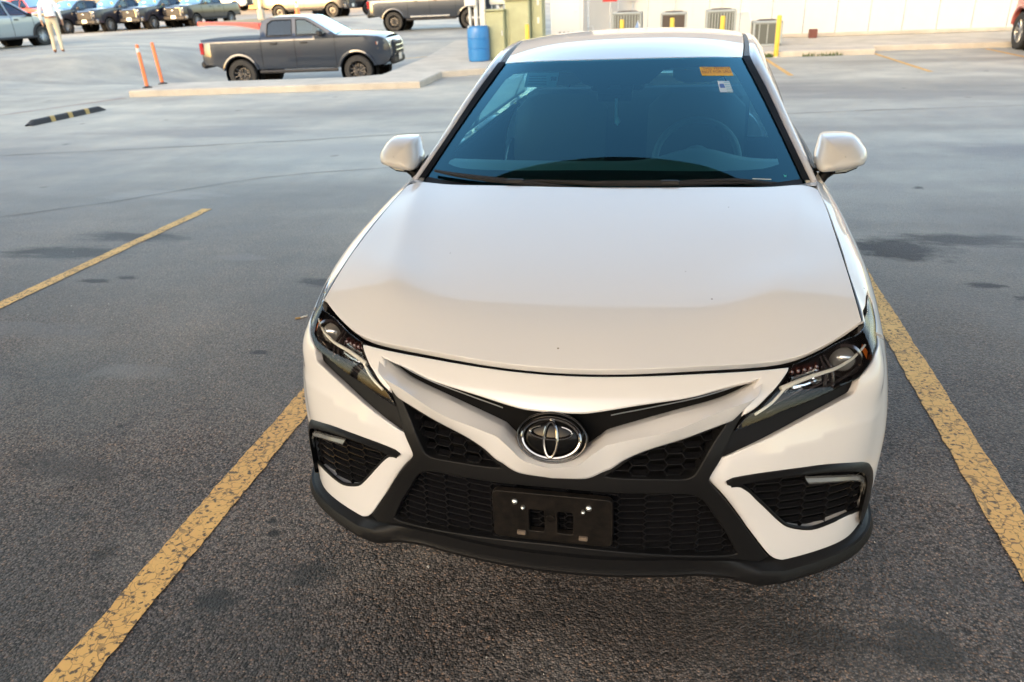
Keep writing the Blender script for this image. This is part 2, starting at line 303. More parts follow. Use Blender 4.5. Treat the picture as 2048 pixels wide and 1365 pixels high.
# ---------------------------------------------------------------- painted bay lines
def line_paint():
    m = mat('yellow_paint', (.65, .38, .09), .7); t = m.node_tree; b = t.nodes['Principled BSDF']; N = t.nodes.new; L = t.links.new; g = N('ShaderNodeNewGeometry')
    wn = N('ShaderNodeTexNoise'); wn.inputs['Scale'].default_value = 9; wn.inputs['Detail'].default_value = 4; L(g.outputs['Position'], wn.inputs['Vector'])
    ad = N('ShaderNodeVectorMath'); ad.operation = 'MULTIPLY_ADD'; ad.inputs[1].default_value = (.11, .11, 0); L(wn.outputs['Color'], ad.inputs[0]); L(g.outputs['Position'], ad.inputs[2])
    v = N('ShaderNodeTexVoronoi'); v.feature = 'DISTANCE_TO_EDGE'; v.inputs['Scale'].default_value = 26; L(ad.outputs[0], v.inputs['Vector'])
    r = N('ShaderNodeValToRGB'); r.color_ramp.elements[0].position = .008; r.color_ramp.elements[1].position = .05; L(v.outputs['Distance'], r.inputs['Fac'])
    n = N('ShaderNodeTexNoise'); n.inputs['Scale'].default_value = 55; n.inputs['Detail'].default_value = 4; L(g.outputs['Position'], n.inputs['Vector'])
    r2 = N('ShaderNodeValToRGB'); r2.color_ramp.elements[0].position = .36; r2.color_ramp.elements[1].position = .44; L(n.outputs['Fac'], r2.inputs['Fac'])
    n3 = N('ShaderNodeTexNoise'); n3.inputs['Scale'].default_value = 5.5; n3.inputs['Detail'].default_value = 3; L(g.outputs['Position'], n3.inputs['Vector'])
    r3 = N('ShaderNodeValToRGB'); r3.color_ramp.elements[0].position = .40; r3.color_ramp.elements[1].position = .66; r3.color_ramp.elements[0].color = (.25, .25, .25, 1); L(n3.outputs['Fac'], r3.inputs['Fac'])
    mm = N('ShaderNodeMath'); mm.operation = 'MAXIMUM'; L(r.outputs['Color'], mm.inputs[0]); L(r3.outputs['Color'], mm.inputs[1])
    mu = N('ShaderNodeMath'); mu.operation = 'MULTIPLY'; L(mm.outputs[0], mu.inputs[0]); L(r2.outputs['Color'], mu.inputs[1])
    x = N('ShaderNodeMix'); x.data_type = 'RGBA'; x.inputs['A'].default_value = (.13, .085, .045, 1); L(mu.outputs[0], x.inputs['Factor'])
    c = N('ShaderNodeMix'); c.data_type = 'RGBA'; c.inputs['A'].default_value = (.62, .33, .10, 1); c.inputs['B'].default_value = (.80, .48, .15, 1); L(n3.outputs['Fac'], c.inputs['Factor']); L(c.outputs['Result'], x.inputs['B']); L(x.outputs['Result'], b.inputs['Base Color'])
    bp = N('ShaderNodeBump'); bp.inputs['Strength'].default_value = .8; bp.inputs['Distance'].default_value = .004; L(mu.outputs[0], bp.inputs['Height']); L(bp.outputs['Normal'], b.inputs['Normal'])
line_paint()
def bay_line(x0, y0, x1, y1, w, label):
    n = int(math.hypot(x1-x0, y1-y0)/.03); V = []; F = []; r = random.Random(int(x0*100)); ja = jb = 0
    d = Vector((x1-x0, y1-y0)).normalized(); p = Vector((-d.y, d.x))
    for i in range(n+1):
        t = i/n; c = Vector((x0+(x1-x0)*t, y0+(y1-y0)*t)); ja = ja*.6+r.uniform(-.004, .004); jb = jb*.6+r.uniform(-.004, .004)
        for s, j in ((-1, ja), (1, jb)):
            q = c+p*(s*w/2+j); V.append((q.x, q.y, gz(q.x, q.y)+.004))
        if i: F.append((2*i-2, 2*i-1, 2*i+1, 2*i))
    o = mesh('bay_line', V, F, 'yellow_paint'); tag(o, label, 'line marking', 'painted parking bay lines', 'structure')
bay_line(-1.25, -1.4, -1.455, 4.37, .125, 'yellow line'); bay_line(1.43, -1.4, 1.40, 4.37, .125, 'yellow line'); bay_line(-3.88, -1.4, -3.88, 4.37, .10, 'yellow line')
for x0, x1, ya, yb in ((2.13, 2.29, 18.25, 14.45), (4.66, 4.79, 18.9, 14.6), (7.22, 7.26, 19.4, 15.0)): bay_line(x0, ya, x1, yb, .10, 'yellow line')
for k in range(3): bay_line(-9.5+1.0*k, 24.5-2.6*k, -6.9+.2*k, 24.8-2.6*k, .09, 'yellow line')
mat('tar', (.15, .145, .135), .8, noise=.4, nscale=8); mat('faded_red', (.30, .17, .145), .8, noise=.3, nscale=3)
def seam(name, pts, w, material, label):
    V = []; F = []; r = random.Random(len(pts)); P = smooth_poly(np.array(pts, float), .25, 80, closed=False)
    for i, c in enumerate(P):
        d = P[min(i+1, len(P)-1)]-P[max(i-1, 0)]; d /= np.linalg.norm(d); n_ = np.array([-d[1], d[0]]); j = r.uniform(-.02, .02); ww = w*r.uniform(.5, 1.3)
        for s_ in (-1, 1):
            q = c+n_*(j+s_*ww/2); V.append((q[0], q[1], gz(q[0], q[1])+.005))
        if i: F.append((2*i-2, 2*i-1, 2*i+1, 2*i))
    tag(mesh(name, V, F, material), label, None, None, 'structure')
seam('asphalt_seam', [(-11.5, 6.2), (-8, 6.9), (-5, 7.7), (-2.2, 8.6), (1.5, 9.6), (5, 10.2), (10, 10.7)], .02, 'tar', None); seam('asphalt_seam', [(-7.0, 3.2), (-5.2, 4.4), (-4.0, 5.6), (-2.6, 6.2)], .013, 'tar', None)
seam('painted_lane_line', [(-12.6, 9.0), (-11.8, 11.0), (-11.1, 12.8)], .07, 'faded_red', None)
# small litter: a cigarette butt and flakes by the left front wheel
mat('litter_white', (.7, .68, .62), .8); mat('litter_tan', (.42, .27, .12), .8)
bt = empty('cigarette_butt', (-1.82, 2.06, .0), .9, 'cigarette butt on the asphalt beside the left headlight', 'litter')
MB().cyl((0, 0, .005), (.045, 0, .005), .005, n=8).build('paper_tube', 'litter_white', bt, True); MB().cyl((-.028, .012, .005), (0, .0, .005), .0052, n=8).build('filter', 'litter_tan', bt, True)
# ---------------------------------------------------------------- concrete platform with kerb face
mat('concrete', (.52, .47, .395), .85, noise=.30, nscale=1.6, bump=.25, bscale=30); mat('kerb_stain', (.30, .25, .19), .9, noise=.35, nscale=3)
mat('red_paint', (.48, .10, .085), .7, noise=.3, nscale=4)
def slab(name, poly, z0, z1, material, label=None, cat=None, kind='structure', bev=.02):
    P = np.array(poly, float); n = len(P); q = inset_loop(P, bev); b = []
    area = (P[:, 0]*np.roll(P[:, 1], -1)-np.roll(P[:, 0], -1)*P[:, 1]).sum()
    if area < 0: P = P[::-1]; q = inset_loop(P, bev)
    V = [(*p, z0) for p in P]+[(*p, z1-bev) for p in P]+[(*p, z1) for p in q]
    F = [tuple(range(2*n, 3*n))]
    for k in range(2):
        for i in range(n): F.append((k*n+i, k*n+(i+1) % n, (k+1)*n+(i+1) % n, (k+1)*n+i))
    o = mesh(name, V, F, material); tag(o, label, cat, None, kind); return o
slab('pavement', [(-11.1, 12.95), (-9.7, 13.1), (-4.9, 13.6), (-5.05, 15.6), (-4.1, 16.2), (-2, 17.2), (1.5, 18.6), (4.62, 18.65), (4.78, 19.65), (16, 19.7), (16, 23.6), (-5.5, 23.6), (-7.7, 28), (-8.2, 28), (-6.75, 19.5), (-6.32, 15.2), (-6.85, 14.75), (-11.15, 14.42)], -.5, .13, 'concrete')
# ---------------------------------------------------------------- white metal-clad building
mat('white_siding', (.60, .59, .555), .5, noise=.06, nscale=1.2); mat('siding_gap', (.16, .155, .145), .8); mat('white_box', (.62, .61, .58), .45)
bld = empty('building', (0, 23.45, .13), 0, 'long white building clad in flat metal panels behind the condensers', 'building')
MB().box((6.2, 3.03, 2.3), (19.6, 6, 4.6)).build('wall_core', 'siding_gap', bld)
pan = None
for k in range(21):
    x = -3.55+.893*k+.44
    if pan is None:
        pan = MB().box((0, 0, 0), (.872, .025, 4.5), 0, .006).build('panel', 'white_siding', bld).data; o = bld.children[-1]
    else: o = link('panel', pan, bld)
    o.location = (x, 0.012, 2.28)
MB().box((6.2, -.01, .055), (19.6, .05, .10), 0, .01).build('base_flashing', 'concrete', bld)
MB().box((6.2, 2.9, 4.66), (20, 6.6, .12), 0, .02).build('roof_edge', 'white_box', bld)

# loose pale grit on the asphalt near the car
mat('grit', (.42, .39, .35), .8)
V = []; F = []; r = random.Random(11)
for i in range(420):
    x = r.uniform(-4.5, 3.2); y = r.uniform(-1.2, 6.0)
    if abs(x) < .8 and y > .2: continue
    z = .003; a = r.uniform(.0015, .0048)*(1.6 if r.random() < .06 else 1); b_ = len(V); t0 = r.uniform(0, 6.28)
    V += [(x+a*math.cos(t0+k*2.1)*r.uniform(.7, 1.3), y+a*math.sin(t0+k*2.1)*r.uniform(.7, 1.3), z-.002) for k in range(3)]+[(x, y, z+a*.8)]; F += [(b_, b_+1, b_+3), (b_+1, b_+2, b_+3), (b_+2, b_, b_+3)]
tag(mesh('grit', V, F, 'grit'), 'pale loose grit scattered on the asphalt', 'grit', None, 'stuff')
MB().box((-3.62, 3.03, 2.3), (.03, 6.06, 4.6), 0, .005).build('end_wall', 'white_siding', bld)
# ---------------------------------------------------------------- what stands behind the camera: a porch roof overhead and an unseen far wall that blocks the sun
mat('soffit', (.34, .24, .215), .7); mat('sun_block_wall', (.46, .36, .29), .8, noise=.15, nscale=.6)
slab('porch_roof', [(-8, -2.4), (8, -2.4), (8, 1.88), (-8, 1.88)], 2.80, 3.1, 'soffit', kind='structure')
for i, x in enumerate((-7.6, 7.6)): tag(MB().box((x, -2.2, 1.40), (.3, .3, 2.80), 0, .02).build('porch_column', 'soffit'), kind='structure')
tag(MB().box((-2, -61, 10), (114, 3, 20)).build('sun_blocker', 'sun_block_wall'), kind='structure')  # added out of view to keep the low sun off the lot
# ================================================================ things against the building
mat('ac_grey', (.30, .33, .325), .5); mat('ac_fin', (.10, .11, .10), .55, .3); mat('ac_dark', (.05, .038, .032), .6); mat('yellow_post', (.72, .48, .06), .55, noise=.2, nscale=5)
mat('cabinet_green', (.37, .39, .24), .6, noise=.22, nscale=3); mat('drum_blue', (.012, .165, .42), .42, 0, .2); mat('galv', (.52, .55, .56), .5, .2); mat('pipe_white', (.72, .72, .69), .5)
mat('orange_post', (.85, .20, .07), .5); mat('rubber_black', (.025, .025, .027), .7); mat('stripe_yellow', (.40, .27, .09), .6); mat('red_sign', (.55, .03, .03), .5); mat('rust_box', (.16, .055, .04), .7); mat('weed', (.07, .11, .03), .8); mat('leaf_tan', (.26, .18, .08), .9)
def condenser(x, y, w, d, h, label, body='ac_grey', fin='ac_fin', ribs=9, top='round'):
    a = empty('condenser', (x, y, .13), 0, label, 'air conditioner', 'condenser units along the white wall')
    MB().box((0, 0, h*.5), (w*.93, d*.93, h*.94)).build('coil', fin, a)
    MB().box((0, 0, .025), (w, d, .05), 0, .01).build('base', body, a)
    lid = MB().box((0, 0, h-.03), (w, d, .07), 0, .025); lid = lid.build('lid', body, a)
    MB().lathe([(w*.36, h+.004), (w*.36, h+.012), (w*.30, h+.03), (.02, h+.035)], (0, 0, 0), 'z', 24).build('fan_guard', 'ac_dark', a, True)
    for sx in (-1, 1):
        for sy in (-1, 1): MB().box((sx*(w/2-.03), sy*(d/2-.03), h/2), (.06, .06, h-.02), 0, .01).build('corner_post', body, a)
    for k in range(ribs):
        xx = -w/2+.06+(w-.12)*(k+.5)/ribs; MB().box((xx, -d/2+.008, h/2), (.022, .02, h-.12)).build('louver_rib', body, a)
    return a
condenser(-1.31, 21.0, .80, .72, .93, 'ribbed grey condenser beside the red sign pole'); condenser(-.07, 21.0, .70, .70, .88, 'brown slatted condenser with grey top', fin='ac_dark', ribs=0)
condenser(1.15, 21.0, .78, .74, .90, 'tallest ribbed grey condenser behind a yellow post'); condenser(2.33, 20.75, .74, .74, .60, 'short squat condenser whose whole front shows, on the pavement', ribs=3)
LB = {0: 'yellow post almost hidden by the car roof, beside the green cabinets', 1: 'yellow post in front of the ribbed condenser by the sign pole', 2: 'yellow post in front of the brown condenser', 3: 'yellow post in front of the tallest condenser', 4: 'full-height yellow post in front of the short squat condenser'}
for k, (x, y) in enumerate(((-3.54, 18.1), (-1.29, 18.85), (-.07, 18.9), (1.13, 18.95), (2.40, 19.25))):
    b = empty('bollard', (x, y-.02, .0 if k == 4 else .13), 0, LB[k], 'bollard', 'yellow bollards along the kerb'); hh = .93 if k == 4 else .82
    if k == 4: b.location = (2.40, 18.57, .0)
    MB().lathe([(.055, 0), (.055, hh-.03), (.045, hh-.008), (.02, hh), (.0005, hh)], (0, 0, 0), 'z', 16).build('post', 'yellow_post', b, True, 60)
    MB().lathe([(.10, .0), (.10, .008), (.058, .02)], (0, 0, 0), 'z', 16).build('base_collar', 'concrete', b, True)
# blue drum and the conduit riser behind it
dr = empty('drum', (-4.80, 18.12, .13), 0, 'blue plastic drum standing on the concrete beside the green cabinets', 'drum')
MB().lathe([(.24, 0), (.262, .02), (.27, .10), (.272, .28), (.262, .29), (.262, .30), (.272, .31), (.275, .52), (.265, .53), (.265, .54), (.274, .55), (.268, .74), (.25, .795), (.255, .80), (.255, .82), (.235, .82), (.232, .60)], (0, 0, 0), 'z', 32).build('shell', 'drum_blue', dr, True, 40)
MB().lathe([(.232, .62), (.001, .62)], (0, 0, 0), 'z', 24).build('contents', 'ac_dark', dr); MB().cyl((-.20, -.15, .80), (-.15, -.20, .84), .022).build('bung', 'galv', dr, True)
cr = empty('conduit_riser', (-4.98, 18.72, .13), 0, 'grey conduits and meter box rising behind the blue drum', 'conduit')
for x, r, mt in ((-.16, .035, 'galv'), (.0, .05, 'pipe_white'), (.13, .04, 'galv')): MB().cyl((x, 0, 0), (x, 0, 2.6), r).build('conduit', mt, cr, True)
MB().box((-.10, -.08, 1.70), (.30, .16, .85), 0, .015).build('meter_box', 'white_box', cr); MB().box((.20, .0, 1.5), (.10, .12, 3.0), 0, .01).build('support_post', 'white_box', cr)
for k in range(2): MB().box((0, .05, .5+.5*k), (.45, .03, .05)).build('strut', 'galv', cr)
# green utility cabinets
def cabinet(x, y, w, d, h, label, lip=.04):
    c = empty('utility_cabinet', (x, y, .13), 0, label, 'cabinet', 'green utility cabinets'); MB().box((0, 0, h/2), (w, d, h), 0, .02).build('body', 'cabinet_green', c); MB().box((0, -.02, h+lip/2), (w+.05, d+.07, lip), 0, .015).build('lid', 'cabinet_green', c)
    MB().box((w*.08, -d/2-.008, h*.5), (w*.78, .018, h*.9), 0, .006).build('door', 'cabinet_green', c); MB().box((w*.38, -d/2-.022, h*.55), (.03, .025, .12), 0, .006).build('handle', 'galv', c); return c
cabinet(-4.40, 18.55, .47, .5, 1.14, 'lower green utility cabinet right beside the blue drum'); c2 = cabinet(-3.86, 18.75, .62, .55, 1.36, 'taller green utility cabinet next to the white door')
MB().box((.46, .15, .70), (.27, .5, 1.55), 0, .01).build('side_locker', 'cabinet_green', c2)
for k in range(2): MB().box((.50, -.11, 1.30-.42*k), (.05, .012, .14)).build('warning_label', 'white_box', c2)
wb = empty('meter_cabinet', (-4.42, 19.1, .13), 0, 'white meter cabinet above the lower green cabinet', 'cabinet'); MB().box((0, 0, 1.75), (.5, .3, .95), 0, .02).build('body', 'white_box', wb); MB().box((0, .1, .65), (.1, .1, 1.3)).build('stand', 'galv', wb); MB().box((.0, -.155, 1.75), (.42, .012, .85), 0, .004).build('door', 'white_box', wb)
wd = empty('utility_door', (-3.02, 21.4, .13), 0, 'white louvred steel door box left of the condensers', 'door box'); MB().box((0, .4, 1.2), (.92, 1.0, 2.4), 0, .01).build('housing', 'white_box', wd); MB().box((0, -.112, 1.12), (.74, .03, 2.1), 0, .006).build('leaf', 'white_box', wd)
MB().cyl((.25, -.13, 1.0), (.25, -.17, 1.0), .03).build('door_knob', 'galv', wd, True)
for k in range(4): MB().box((-.2+.12*k, -.131, .34), (.06, .012, .26), 0, .003).build('louver', 'siding_gap', wd)
# things on the wall
sg = empty('sign', (-1.92, 22.4, .13), 0, 'red sign on a thin grey pole beside the leftmost condenser', 'sign'); MB().cyl((0, 0, 0), (0, 0, 2.0), .025).build('pole', 'galv', sg, True); MB().box((0, -.035, 1.48), (.42, .012, .60), 0, .004).build('sign_plate', 'red_sign', sg); MB().box((0, -.043, 1.50), (.34, .006, .46)).build('sign_field', 'white_box', sg)
for k, (x, z) in enumerate(((-1.35, 1.30), (-.13, 1.34), (1.2, 1.30), (2.65, 1.75))):
    e = empty('disconnect_box', (x, 23.36, .13), 0, ['disconnect box above the ribbed condenser by the sign pole', 'disconnect box above the brown condenser', 'disconnect box above the tallest condenser', 'disconnect box above the short squat condenser'][k], 'electrical box', 'disconnect boxes on the wall')
    MB().box((0, 0, z), (.20, .10, .28), 0, .01).build('enclosure', 'white_box', e); MB().tube([(.02, 0, z-.13), (.02, -.02, z-.4), (-.03+.05*k, -.2, z-.62), (-.05, -1.2, z-.72)], .02, 8).build('whip', 'galv', e, True)
for k, (x, r) in enumerate(((-2.62, .17), (1.85, .35))):
    h_ = MB().tube([(x-r, 23.2, .13), (x-r, 23.25, .40), (x-r*.6, 23.28, .62+.25*k), (x+r*.5, 23.28, .64+.25*k), (x+r, 23.2, .40), (x+r+.02, 23.1, .13)], .018, 8).build('pipe_loop', 'pipe_white', None, True)
    tag(h_, ['small hose loop at the wall near the white door', 'hose arching down beside the tallest condenser'][k], 'hose')
mb = MB(); 
for k in range(2): mb.box((-3.0+.16*k, 22.9, 1.62), (.10, .16, .10), 0, .02)
rbx = empty('junction_box', (3.82, 23.0, .13), .2, 'small rust-red box leaning at the foot of the white wall', 'box'); MB().box((0, 0, .12), (.21, .16, .24), 0, .012).build('shell', 'rust_box', rbx); MB().box((0, -.084, .12), (.14, .01, .16), 0, .004).build('cover', 'rust_box', rbx)
# weeds in the kerb joint
def weeds(name, x0, x1, y, n, label):
    V = []; F = []; r = random.Random(3)
    for i in range(n):
        x = r.uniform(x0, x1); yy = y+r.uniform(-.05, .03); a = r.uniform(0, 6.28); h = r.uniform(.03, .11); b = len(V); dx, dy = math.cos(a)*.012, math.sin(a)*.012; l = r.uniform(-.05, .05)
        V += [(x-dx, yy-dy, .002), (x+dx, yy+dy, .002), (x+l+dx*.6, yy+l*.5, h*.6), (x+l*1.6, yy+l, h)]; F += [(b, b+1, b+2), (b, b+2, b+3)]
    tag(mesh(name, V, F, 'weed'), label, 'weeds', None, 'stuff')
weeds('weeds', 1.6, 2.35, 18.56, 260, 'green weeds at the kerb below the yellow post'); weeds('weeds', 3.0, 3.9, 18.60, 90, 'sparse weeds further along the kerb'); 
# orange delineator posts and rubber parking stop
for k, (x, y) in enumerate(((-11.0, 13.45), (-11.15, 14.2))):
    p = empty('delineator_post', (x, y, .13), 0, ['front orange delineator post nearest the kerb tip', 'rear orange delineator post on the median'][k], 'post', 'orange delineator posts'); p.rotation_euler = (0, math.radians(-1.5-1.5*k), 0)
    MB().lathe([(.036, .0), (.036, .84), (.030, .87), (.0005, .875)], (0, 0, 0), 'z', 16).build('tube', 'orange_post', p, True, 60); MB().lathe([(.10, 0), (.10, .015), (.05, .03), (.037, .04)], (0, 0, 0), 'z', 16).build('base', 'rubber_black', p, True)
    if k == 0: MB().lathe([(.0375, .72), (.0375, .80)], (0, 0, 0), 'z', 16).build('reflective_band', 'white_box', p, True)
bs = empty('parking_stop', (-10.22, 10.12, 0), math.atan2(1.6, -.02), 'black rubber parking stop with three yellow stripes', 'parking stop')
def stop_sec(x): return [(x, -.075, 0), (x, -.05, .07), (x, -.03, .085), (x, .03, .085), (x, .05, .07), (x, .075, 0)]
def stop_mesh(name, xs, material, grow=0):
    G = np.array([stop_sec(x) for x in xs]); G[:, :, 1] *= 1+grow; G[:, :, 2] *= 1+grow; o = grid_mesh(name, G, material, bs, smooth=False); return o
xsn = np.linspace(-.85, .85, 30); G = np.array([stop_sec(x) for x in xsn]); G[0, :, 2] *= .3; G[-1, :, 2] *= .3; G[0, :, 0] -= .06; G[-1, :, 0] += .06; grid_mesh('body', G, 'rubber_black', bs, smooth=False)
for c in (-.42, 0, .42):
    xx = [c-.05, c+.05]; GG = np.array([[(x+.03*j*.5, p[1]*1.05, p[2]*1.04+.001) for j, p in enumerate(stop_sec(x))] for x in xx]); grid_mesh('stripe', GG, 'stripe_yellow', bs, smooth=False)
def paint_white():
    m = mat('white_paint', (.64, .632, .63), .45, 0, 1.0, .15); t = m.node_tree; b = t.nodes['Principled BSDF']
    tc = t.nodes.new('ShaderNodeTexCoord'); v = t.nodes.new('ShaderNodeTexVoronoi'); v.inputs['Scale'].default_value = 9; v.feature = 'F1'; t.links.new(tc.outputs['Object'], v.inputs['Vector'])
    # sparse specks of dirt and a bug splat or two
    n = t.nodes.new('ShaderNodeTexNoise'); n.inputs['Scale'].default_value = 7; n.inputs['Detail'].default_value = 3; t.links.new(tc.outputs['Object'], n.inputs['Vector'])
    a = t.nodes.new('ShaderNodeMath'); a.operation = 'LESS_THAN'; a.inputs[1].default_value = .026; t.links.new(v.outputs['Distance'], a.inputs[0])
    g = t.nodes.new('ShaderNodeMath'); g.operation = 'GREATER_THAN'; g.inputs[1].default_value = .47; t.links.new(n.outputs['Fac'], g.inputs[0])
    k = t.nodes.new('ShaderNodeMath'); k.operation = 'MULTIPLY'; t.links.new(a.outputs[0], k.inputs[0]); t.links.new(g.outputs[0], k.inputs[1])
    mx = t.nodes.new('ShaderNodeMix'); mx.data_type = 'RGBA'; mx.inputs['A'].default_value = (.64, .632, .63, 1); mx.inputs['B'].default_value = (.22, .19, .16, 1)
    t.links.new(k.outputs[0], mx.inputs['Factor']); t.links.new(mx.outputs['Result'], b.inputs['Base Color'])
paint_white()
mat('black_plastic', (.008, .008, .0085), .40, 0, 0, .17, bump=.12, bscale=900)
mat('gloss_black', (.008, .008, .009), .22, 0, .25, .5)
mat('black_void', (.006, .006, .006), .9, 0, 0, .1)
mat('bracket_black', (.004, .004, .004), .36, spec=.14, noise=.5, nscale=40, alt=(.016, .013, .011)); mat('badge_black', (.004, .004, .004), .15, spec=.15); mat('badge_metal', (.22, .22, .22), .12, 1); mat('badge_ring_metal', (.26, .26, .26), .10, 1)
mat('dirt_brown', (.16, .12, .09), .9, noise=.4)
mat('zinc', (.7, .7, .68), .35, 1)
mat('chrome', (.82, .83, .84), .06, 1)
mat('dark_chrome', (.16, .14, .14), .16, .9)
mat('satin_metal', (.40, .42, .45), .3, .9)
mat('lamp_black', (.014, .013, .014), .22, 0, .4)
mat('lamp_grey', (.06, .06, .065), .25, 0, .6)
mat('led_strip', (.78, .76, .68), .25, 0, .5)
mat('drl_plastic', (.15, .15, .145), .25, 0, .6, bump=.5, bscale=160)
mat('amber', (.55, .12, .01), .3, 0, .5)
mat('red_lamp', (.35, .01, .012), .15, 0, 1)
mat('projector_glass', (.45, .44, .42), .05, .6, 1)
glass_mat('lamp_glass', (.95, .96, .97), .75, 1.45)
glass_mat('windshield_glass', (.34, .90, .95), 1.9, 1.52, (.28, .78, 1.0)); mat('chip_teal', (.05, .55, .52), .4)
glass_mat('side_glass', (.62, .70, .70), 1.0, 1.5)
mat('frit_black', (.010, .011, .014), .5)
mat('sensor_grey', (.12, .14, .16), .3)
mat('sticker_orange', (.95, .50, .03), .55); mat('sticker_white', (.62, .70, .74), .5); mat('sticker_blue', (.05, .14, .42), .5); mat('sticker_cyan', (.30, .55, .62), .5)
mat('sticker_red', (.40, .05, .02), .6); mat('paper_dim', (.85, .86, .80), .8); mat('paper_line', (.42, .46, .46), .8); mat('sticker_ink', (.10, .12, .13), .7); mat('streak_white', (.75, .78, .78), .7)
mat('wiper_black', (.02, .02, .022), .5)
mat('dash_grey', (.22, .22, .22), .65, bump=.1, bscale=300); mat('seat_grey', (.075, .075, .075), .8); mat('headliner', (.62, .60, .56), .9)
mat('signal_clear', (.70, .66, .58), .15, 0, 1)
mat('rubber', (.022, .022, .022), .75); mat('alloy', (.42, .43, .44), .28, .9); mat('disc_metal', (.25, .24, .23), .4, 1)

mat('trim_dark', (.006, .0055, .006), .45, spec=.12); mat('glint_red', (.07, .022, .018), .2, 0, .6)
# ---------------------------------------------------------------- car body surfaces (half, x >= 0)
def _spl(P):
    """natural cubic spline second derivatives along axis 0 (uniform knots)"""
    n = len(P); A = np.zeros((n, n)); R = np.zeros_like(P)
    A[0, 0] = A[-1, -1] = 1
    for i in range(1, n-1):
        A[i, i-1], A[i, i], A[i, i+1] = 1, 4, 1
        R[i] = 6*(P[i-1]-2*P[i]+P[i+1])
    return np.linalg.solve(A, R.reshape(n, -1)).reshape(P.shape)
def spl_eval(P, D, t):
    n = len(P); t = np.clip(np.asarray(t, float), 0, n-1-1e-9); i = t.astype(int); f = t-i
    sh = (-1,)+(1,)*(P.ndim-1); f = f.reshape(sh); g = 1-f
    return g*P[i]+f*P[i+1]+((g**3-g)*D[i]+(f**3-f)*D[i+1])/6
class Tensor:
    """bicubic interpolating surface through a control net[u][v] -> xyz; even=True mirrors about x=0 at u=0"""
    def __init__(self, net, even=True):
        N = np.array(net, float); self.nu, self.nv = N.shape[:2]; self.off = 0
        if even:
            m = N[1:][::-1].copy(); m[..., 0] *= -1; self.off = len(m); N = np.concatenate([m, N])
        self.P = N; self.Du = _spl(N)
    def __call__(self, u, v):
        u = np.atleast_1d(np.asarray(u, float)); v = np.atleast_1d(np.asarray(v, float))
        rows = spl_eval(self.P, self.Du, u+self.off)          # (n, nv, 3)
        r = np.swapaxes(rows, 0, 1); d = _spl(r)
        n = self.nv; t = np.clip(v, 0, n-1-1e-9); i = t.astype(int); f = (t-i)[:, None]; g = 1-f; k = np.arange(len(t))
        return g*r[i, k]+f*r[i+1, k]+((g**3-g)*d[i, k]+(f**3-f)*d[i+1, k])/6
    def normal(self, u, v, out=None):
        e = 1e-3
        a = self(np.asarray(u)+e, v)-self(np.asarray(u)-e, v); b = self(u, np.asarray(v)+e)-self(u, np.asarray(v)-e)
        n = np.cross(a, b); n /= np.linalg.norm(n, axis=1)[:, None]+1e-12
        return n
